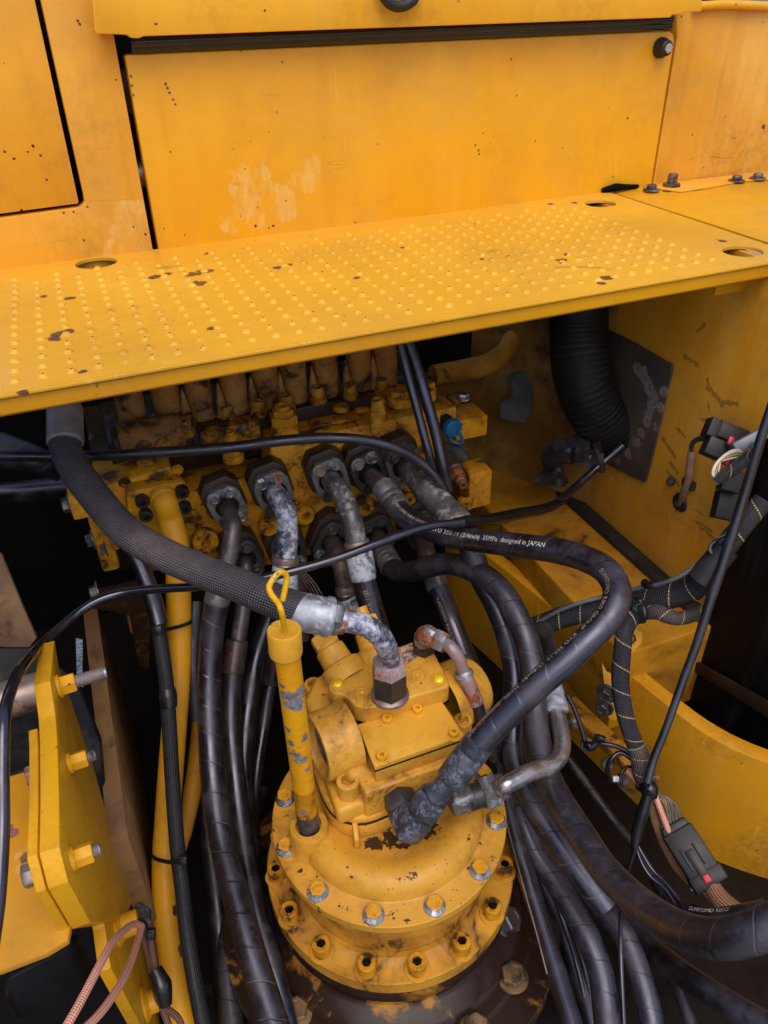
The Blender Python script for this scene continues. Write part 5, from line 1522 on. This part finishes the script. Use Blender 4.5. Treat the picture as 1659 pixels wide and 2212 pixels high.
# second bracket low at the left, with two bosses
bx = -.133
b2 = thing('lower_bracket', 'yellow bracket with round bosses at the bottom left corner, under the rope', 'bracket')
pb = lambda x, y: P(x, y, X=bx)
G().prism([pb(208, 1938), pb(222, 1980), pb(227, 2000), pb(240, 2091), pb(271, 2150), pb(318, 2240), pb(350, 2240), pb(338, 2050), pb(306, 1960), pb(270, 1950)], (-.013, 0, 0), .0015).obj('plate', M_brk, b2)
for x, y, L in ((262, 2008, .026), (322, 2172, .028)):
    c = P(x - 12, y, X=bx)
    G().lathe([(0, 0), (.021, 0), (.021, .003), (.014, .008), (.0135, L - .001), (.0125, L), (0, L)], c, (1, .02, 0), 30).obj('boss', M_brk, b2)
M_gear2 = M_gear
g = G()
g.prism([P(0, 2110, d=.86), P(150, 2040, d=.88), P(190, 2130, d=.92), P(130, 2180, d=.9), P(40, 2215, d=.86), P(10, 2150, d=.84)], FWD * .03, .012, 3)
tag(g.obj('rubber_boot', M_guard), 'dusty black rubber boot below the tray in the bottom left corner', 'boot')
# rope
M_rope = braid('pink_rope', (.50, .19, .12), (.90, .44, .31), 220, 4, .75, depth=.0007, dust=.12)
rp_ = thing('rope', 'doubled pink woven rope hanging over the lower left bracket', 'rope')
run(rp_, 'strand', [(130, 2240, .62), (165, 2180, .64), (210, 2095, .68), (240, 2040, .73), (270, 2008, .80), (292, 1996, .86), (306, 2001, .89)], .0038, M_rope, 14)
run(rp_, 'strand', [(170, 2235, .64), (215, 2190, .67), (258, 2130, .72), (284, 2075, .79), (298, 2030, .85), (306, 2001, .89)], .0038, M_rope, 14)
M_rope2 = braid('brown_cord', (.05, .022, .015), (.26, .12, .07), 300, 4, .6, depth=.0008, dust=.2)
cd = thing('wire_loom', 'brown woven wire loom running down beside the yellow pipe at the bottom left', 'wire loom')
run(cd, 'cord', [(300, 1995, .93), (318, 2010, .94), (330, 2060, .95), (338, 2120, .95), (352, 2180, .95), (370, 2230, .94)], .0042, M_rope2, 12)
run(cd, 'cord', [(302, 2010, .94), (320, 2060, .955), (330, 2110, .955), (345, 2165, .955), (385, 2200, .94), (398, 2235, .93)], .0042, M_rope2, 12)
run(cd, 'tape', [(334, 2095, .945), (350, 2130, .94), (358, 2170, .94)], [.009, .012, .008], M_black, 12)
run(cd, 'clamp', [(300, 1955, .95), (306, 1975, .94), (308, 2000, .925)], [.006, .012, .009], M_elb2, 10)
t = tie('grey cable tie knotted at the top of the pink rope', [(294, 1990, .898), (306, 1988, .892), (318, 2000, .90), (324, 2015, .905)], (325, 2017, .9))

# ------------------------------------------------------------------ right side: woven looms, connectors, black sheet
M_loom = braid('black_loom', (.003, .003, .004), (.022, .023, .034), 190, 18, .38, tr=(.035, (.55, .38, .20), .055), depth=.0012, dust=.12)
M_loomt = braid('dusty_loom', (.012, .010, .010), (.10, .075, .06), 190, 12, .5, tr=(.024, (.50, .36, .22), .06), depth=.0012, dust=.5)
M_loomo = braid('orange_loom', (.09, .035, .015), (.52, .24, .11), 230, 10, .6, depth=.0012, dust=.2)
lm = thing('wiring_loom', 'fat black woven wiring loom with a fine orange tracer thread, crossing at right', 'wire loom')
run(lm, 'trunk', [(1140, 1360, 1.22), (1165, 1352, 1.21), (1220, 1332, 1.195), (1300, 1312, 1.17), (1380, 1296, 1.14), (1440, 1288, 1.11), (1490, 1272, 1.09), (1520, 1245, 1.07), (1538, 1218, 1.06), (1560, 1190, 1.05), (1600, 1140, 1.03), (1650, 1080, 1.02)], [.0165, .0168, .017, .0172, .018, .019, .0195, .019, .0165, .0155, .014, .013], M_loom, 30, 10)
run(lm, 'upper_sleeve', [(1512, 1252, 1.055), (1538, 1222, 1.045), (1570, 1185, 1.035)], [.0185, .0178, .0165], M_rub, 26)
run(lm, 'down_branch', [(1385, 1328, 1.125), (1362, 1338, 1.11), (1349, 1365, 1.10), (1344, 1410, 1.10), (1340, 1460, 1.10), (1345, 1520, 1.10), (1358, 1570, 1.10), (1376, 1620, 1.105), (1388, 1665, 1.11), (1396, 1700, 1.11)], [.0115, .0125, .0125, .0125, .0128, .0125, .0122, .0125, .0135, .015], M_loom, 26, 10)
run(lm, 'side_branch', [(1385, 1325, 1.12), (1420, 1322, 1.10), (1440, 1330, 1.09), (1465, 1336, 1.085), (1500, 1328, 1.08), (1530, 1318, 1.075)], [.010, .0112, .011, .0098, .0095, .0092], M_loomt, 24)
run(lm, 'frayed_end', [(1374, 1612, 1.10), (1384, 1640, 1.10), (1392, 1672, 1.10), (1396, 1690, 1.10)], [.0128, .0145, .0165, .014], M_loomt, 26)
G().lathe([(.012, -.003), (.0145, -.003), (.0145, .003), (.012, .003)], P(1382, 1325, d=1.118), P(1400, 1322, d=1.11) - P(1375, 1329, d=1.122), 24).obj('green_band', plain('green_band', (.03, .13, .09), .5), lm)
run(lm, 'strap', [(1372, 1290, 1.105), (1384, 1296, 1.09), (1392, 1310, 1.092), (1396, 1330, 1.09), (1390, 1345, 1.10)], .0042, M_tie, 10, 6, .4)
M_wgrey = plain('grey_wire_jacket', (.11, .12, .125), .45, .2)
run(lm, 'grey_wire', [(1160, 1345, 1.19), (1210, 1318, 1.175), (1260, 1300, 1.16), (1300, 1290, 1.15), (1370, 1272, 1.11), (1430, 1260, 1.08), (1480, 1238, 1.06), (1540, 1190, 1.045), (1575, 1150, 1.03)], .0032, M_wgrey, 10)
run(lm, 'clip', [(1392, 1258, 1.10), (1400, 1264, 1.09), (1408, 1262, 1.085)], .006, M_tie, 10)
for k in range(4):
    run(lm, 'thin_wire', [(1545, 1205 - k, 1.035), (1530 + k * 2, 1188 - 2 * k, 1.03), (1540 + k * 3, 1170 - k, 1.03), (1565, 1158 - k * 2, 1.025), (1600, 1140, 1.02)], .0014, (M_tie, M_wgrey, M_wireg, M_tie)[k], 6)
# hook bracket on the web
hb = thing('loom_bracket', 'yellow hook bracket holding the wiring loom on the frame plate, with two big bolts', 'bracket')
G().prism([P(1310, 1450, d=1.21), P(1340, 1465, d=1.20), P(1335, 1520, d=1.20), P(1338, 1545, d=1.20), P(1330, 1556, d=1.20), P(1318, 1556, d=1.20), P(1312, 1545, d=1.20), P(1300, 1430, d=1.215)], FWD * .006, .001).obj('strap_plate', M_web, hb)
g = G()
hk_ = [(1366, 1350), (1388, 1366), (1388, 1388), (1360, 1418), (1360, 1398), (1375, 1384), (1372, 1372), (1356, 1364)]
g.prism([P(x, y, d=1.16) for x, y in hk_], FWD * .012, .001)
g.obj('hook', M_web, hb)
for x, y, s in ((1311, 1497, .0115), (1306, 1527, .0105)):
    put(HB, 'hex_bolt', P(x, y, d=1.185), (-.85, -.5, .1), hb, s, mat=M_headk)
# loose black wires looped near the rail
lw = thing('loose_wires', 'thin black wires looped round the clamps of the lower rail', 'wires')
run(lw, 'wire', [(1225, 1500, 1.17), (1240, 1530, 1.17), (1258, 1580, 1.17), (1268, 1612, 1.165), (1290, 1606, 1.15), (1330, 1612, 1.14), (1365, 1630, 1.13), (1380, 1655, 1.125)], .0035, M_cable, 10)
run(lw, 'wire', [(1320, 1690, 1.16), (1312, 1665, 1.15), (1320, 1640, 1.14), (1340, 1626, 1.14), (1372, 1645, 1.13)], .0035, M_cable, 10)
run(lw, 'wire', [(1372, 1712, 1.14), (1348, 1700, 1.14), (1340, 1676, 1.14), (1355, 1656, 1.14), (1375, 1662, 1.13)], .0022, M_cable, 8)
run(lw, 'taped_knot', [(1262, 1606, 1.16), (1275, 1612, 1.155), (1290, 1604, 1.15)], [.005, .008, .005], M_black, 10)
run(lw, 'clip', [(1286, 1592, 1.15), (1296, 1594, 1.145), (1306, 1597, 1.145)], .005, M_tie, 8)
G().obox(P(1330, 1682, d=1.13), RIGHT, DOWN, FWD, .009, .008, .006, .001).obj('white_label', plain('white_plastic', (.62, .62, .66), .4, .1), lw)
G().obox(P(1387, 1700, d=1.12), RIGHT, DOWN, FWD, .012, .011, .008, .001).obj('teal_plug', plain('teal_plastic', (.02, .06, .07), .4, .2), lw)
run(lw, 'wrapped_joint', [(1394, 1690, 1.095), (1402, 1704, 1.09), (1404, 1722, 1.09)], [.011, .0135, .010], M_black, 16)
# connector with wires and the orange loom
cn = thing('wire_connector', 'dusty black multi-pin connector with a small red lock, on an orange woven loom', 'connector')
M_con = plain('dusty_connector', (.016, .013, .014), .4, .4, dirt=.9)
cc = P(1497, 1850, d=1.08)
ca = (P(1536, 1912, d=1.065) - P(1462, 1797, d=1.10)).normalized()
cr = ca.cross(FWD).normalized()
cu = cr.cross(ca).normalized()
if cu.dot(FWD) > 0: cu = -cu
bx_ = lambda nm, u, r_, h_, su, sr, sh, mt, bv=.002: G().obox(cc + ca * u + cr * r_ + cu * h_, ca, cr, cu, su, sr, sh, bv).obj(nm, mt, cn)
bx_('housing', -.006, 0, 0, .066, .046, .022, M_con, .003)
bx_('collar_step', .031, 0, -.001, .022, .050, .026, M_con, .003)
bx_('back_shell', -.041, 0, -.001, .016, .040, .018, M_con, .003)
bx_('latch', .010, -.002, .0125, .040, .012, .004, M_con, .001)
bx_('latch_rib', .0, .008, .0125, .03, .003, .003, M_con, .0008)
bx_('latch_rib', .0, -.012, .0125, .03, .003, .003, M_con, .0008)
bx_('red_lock', .030, -.002, .0140, .010, .009, .004, plain('red_plastic', (.55, .01, .03), .4, .1), .001)
M_dw = plain('dusty_wire', (.17, .125, .095), .6, .4, dirt=.5)
M_dwy = plain('dusty_yellow_wire', (.36, .19, .05), .6, .3, dirt=.4)
s0, s1 = P(1412, 1716, d=1.11), cc - ca * .048
for k in range(9):
    q = (k - 4)
    mid = P(1440 + q * 5, 1725 + abs(q) * 3 + random.uniform(-3, 3), d=1.105 - .002 * (k % 3))
    m2 = P(1450 + q * 5 + random.uniform(-4, 4), 1775 + random.uniform(-5, 5), d=1.10)
    run(cn, 'wire', [s0 + cr * q * .0016, mid, m2, s1 + cr * q * .0042], .0022, M_dwy if k in (3,) else M_dw, 8, 6)
run(cn, 'orange_loom', [cc + ca * .036, (1556, 1942, 1.05), (1595, 1975, 1.03), (1640, 2015, 1.0)], [.011, .0135, .0135, .013], M_loomo, 24)
run(cn, 'tan_loom', [(1402, 1715, 1.11), (1418, 1775, 1.115), (1440, 1830, 1.11), (1462, 1870, 1.105), (1490, 1905, 1.10)], [.006, .0075, .0075, .0075, .006], M_loomo, 18)
run(cn, 'pink_cord', [(1408, 1700, 1.10), (1425, 1745, 1.095), (1440, 1785, 1.095), (1458, 1828, 1.095)], .0042, M_rope, 12)
run(cn, 'pink_cord', [(1330 + 26, 1666, 1.12), (1370, 1680, 1.11), (1392, 1705, 1.10)], .0045, M_rope, 12)
run(cn, 'pink_cord', [(1495, 1890, 1.09), (1530, 1935, 1.07), (1575, 1985, 1.03)], .0040, M_rope, 12)
G().obox(P(1501, 1912, d=1.075), RIGHT + DOWN * -.25, DOWN, FWD, .012, .013, .006, .0012).obj('white_clip', plain('white_clip_plastic', (.55, .58, .64), .4, .1), cn)
# thin cables hanging below
tw = thing('thin_cables', 'pair of thin black cables hanging down past the long hose at right', 'cables')
run(tw, 'tape', [(1400, 1715, 1.07), (1388, 1755, 1.075), (1376, 1800, 1.08), (1370, 1840, 1.08)], [.0065, .0088, .008, .005], M_black, 12)
run(tw, 'cable', [(1372, 1815, 1.08), (1385, 1840, 1.075), (1410, 1880, 1.065), (1440, 1910, 1.05), (1470, 1950, 1.03), (1490, 1990, 1.0)], .0025, M_cable, 8)
run(tw, 'cable', [(1374, 1820, 1.08), (1380, 1850, 1.075), (1402, 1890, 1.065), (1436, 1920, 1.05), (1464, 1962, 1.03), (1482, 2000, 1.0)], .0025, M_cable, 8)
run(tw, 'long_cord', [(1370, 1840, 1.07), (1352, 1900, 1.03), (1342, 1960, .93), (1340, 2020, .90), (1342, 2100, .88), (1348, 2225, .86)], .0028, M_cable, 8)
h = thing('thin_hose', 'thin black hose printed in white, peeping out behind the big hose at lower right', 'hose')
o, pah = run(h, 'hose', [(1440, 1935, 1.06), (1465, 1962, 1.04), (1510, 1978, 1.01), (1560, 1982, .98), (1610, 1975, .96), (1660, 1965, .95)], .0125, M_hoses, 20)
print_text(h, pah, 'SUMITOMO RIKO', .05, .008, .0125, -.55, M_print)
# black sheet on the right and its edge cord
bs = thing('black_sheet', 'glossy black sheet hanging at the right edge of the bay', 'sheet')
m_ = N('black_sheet')
n_ = m_.noise(26, 6, .65, stretch=(1, 1, .10))
m_.bump(m_.noise(10, 3, .5, stretch=(1, 1, .15)), .6, .01)
M_sheet = m_.done(m_.mix(m_.rng(n_, .45, .72), (.004, .004, .0045), (.020, .019, .019)), m_.rng(n_, .4, .7, .5, .7), 0, .12)
G().prism([P(q[0], q[1], X=.838) for q in ((1668, 880), (1600, 1105), (1530, 1330), (1470, 1480), (1440, 1620), (1720, 1750), (1720, 880))], (.004, 0, 0), .001).obj('sheet', M_sheet, bs)
run(bs, 'edge_cord', [(1672, 860, .955), (1640, 960, .975), (1606, 1075, 1.0), (1570, 1190, 1.02), (1538, 1285, 1.035), (1505, 1390, 1.05), (1475, 1470, 1.06), (1440, 1570, 1.065), (1412, 1640, 1.07), (1398, 1690, 1.07)], [.0055, .0062, .0065, .007, .0068, .006, .0055, .0055, .0058, .006], M_cabled, 14)
# relays and plugs on the right wall
el = thing('relay_cluster', 'cluster of black plugs with white and grey wires by the black sheet at upper right', 'plugs')
M_red = plain('pink_lock', (.6, .02, .09), .4, .1)
M_teal = plain('teal_part', (.02, .22, .18), .4, .1)
def bxx(nm, x, y, d, sx, sy, sz, rot, mt, bv=.002):
    a = math.radians(rot)
    G().obox(P(x, y, d=d), RIGHT * math.cos(a) + DOWN * math.sin(a), DOWN * math.cos(a) - RIGHT * math.sin(a), FWD, sx, sy, sz, bv).obj(nm, mt, el)
bxx('plug', 1567, 934, 1.10, .058, .024, .024, 22, M_rub)
bxx('plug_end', 1537, 925, 1.095, .016, .028, .026, 22, M_rub)
bxx('plug', 1558, 976, 1.09, .052, .026, .024, 24, M_rub)
bxx('pink_lock', 1578, 953, 1.07, .008, .012, .006, 20, M_red, .001)
bxx('pink_lock', 1569, 997, 1.07, .007, .010, .006, 20, M_red, .001)
bxx('grey_bar', 1618, 952, 1.05, .050, .016, .016, -28, plain('grey_bar', (.17, .17, .22), .4, .2))
bxx('teal_part', 1629, 968, 1.035, .008, .016, .008, 20, M_teal, .001)
bxx('relay', 1577, 1040, 1.08, .028, .030, .022, 15, M_rub)
bxx('relay', 1566, 1092, 1.10, .030, .040, .022, 12, M_rub)
M_ww = plain('cream_wire', (.62, .54, .42), .45, .15)
M_yw = plain('ochre_wire', (.50, .30, .08), .45, .15)
for k in range(6):
    run(el, 'wire', [(1604, 972 + k * 3, 1.045), (1582, 974 + k * 3, 1.04), (1560 - k, 988 + k * 2, 1.035), (1543 + k * 2, 1008, 1.035), (1540 + k * 2, 1026, 1.035), (1552, 1036 + k, 1.035)], .0020, (M_ww, M_ww, M_wgrey, M_yw, M_wireg, M_ww)[k], 8)
run(el, 'small_loom', [(1545, 1042, 1.03), (1562, 1028, 1.03), (1588, 1012, 1.03), (1612, 990, 1.03), (1630, 980, 1.02)], [.005, .008, .0085, .0085, .008], M_loom, 18)
tn = thing('tan_wires', 'thin tan wires peeping out behind the filler tube hook', 'wires')
for k in range(4):
    run(tn, 'wire', [(640 + k * 6, 1235, 1.22), (658 + k * 7, 1258, 1.22), (672 + k * 8, 1280 + k * 2, 1.23), (690 + k * 6, 1310, 1.25)], .0011, M_dw, 6)
# bits of gravel light seen through the slot at left: the ground under the machine
gm = N('gravel')
n1 = gm.noise(90, 5, .7)
ground = structure(G().add([V((-6, -6, 0)), V((6, -6, 0)), V((6, 6, 0)), V((-6, 6, 0))], [[0, 1, 2, 3]]).obj('ground', gm.done(gm.mix(gm.rng(n1, .35, .65), (.12, .11, .10), (.5, .48, .46)), .9)))
# ------------------------------------------------------------------ put every origin where its thing stands
def tidy():
    bpy.context.view_layer.update()
    roots = [o for o in SC.objects if o.parent is None and o.type in ('MESH', 'EMPTY')]

    def corners(o):
        out = []
        if o.type == 'MESH':
            out += [o.matrix_world @ V(c) for c in o.bound_box]
        for c in o.children: out += corners(c)
        return out

    def recentre(o):
        """move the origin of a one-off mesh to the middle of its shape"""
        if o.type == 'MESH' and o.data.users == 1 and o.matrix_basis.to_3x3() == Matrix.Identity(3):
            bb = [V(c) for c in o.bound_box]
            c = sum(bb, V((0, 0, 0))) / 8
            if o.parent is None: c.z = min(b.z for b in bb)
            o.data.transform(Matrix.Translation(-c))
            o.location += c
            for k in o.children: k.location -= c
        for k in o.children: recentre(k)

    for r in roots:
        if r.type == 'EMPTY':
            cs = corners(r)
            lo = V((min(c.x for c in cs), min(c.y for c in cs), min(c.z for c in cs)))
            hi = V((max(c.x for c in cs), max(c.y for c in cs), max(c.z for c in cs)))
            base = V(((lo.x + hi.x) / 2, (lo.y + hi.y) / 2, lo.z))
            r.location = base
            for k in r.children: k.location -= base
        recentre(r)


GROUPS = {'hydraulic_hose': 'hydraulic hoses of the valve block and motor', 'thin_hose': 'thin hoses low in the bay', 'cable_tie': 'cable ties', 'black_tube': 'black tubes round the valve block', 'thin_cables': 'thin loose cables', 'hinge_bracket': 'brackets in the slit beside the hatch'}
for o in SC.objects:
    k = o.name.split('.')[0]
    if o.parent is None and k in GROUPS: o['group'] = GROUPS[k]
tidy()
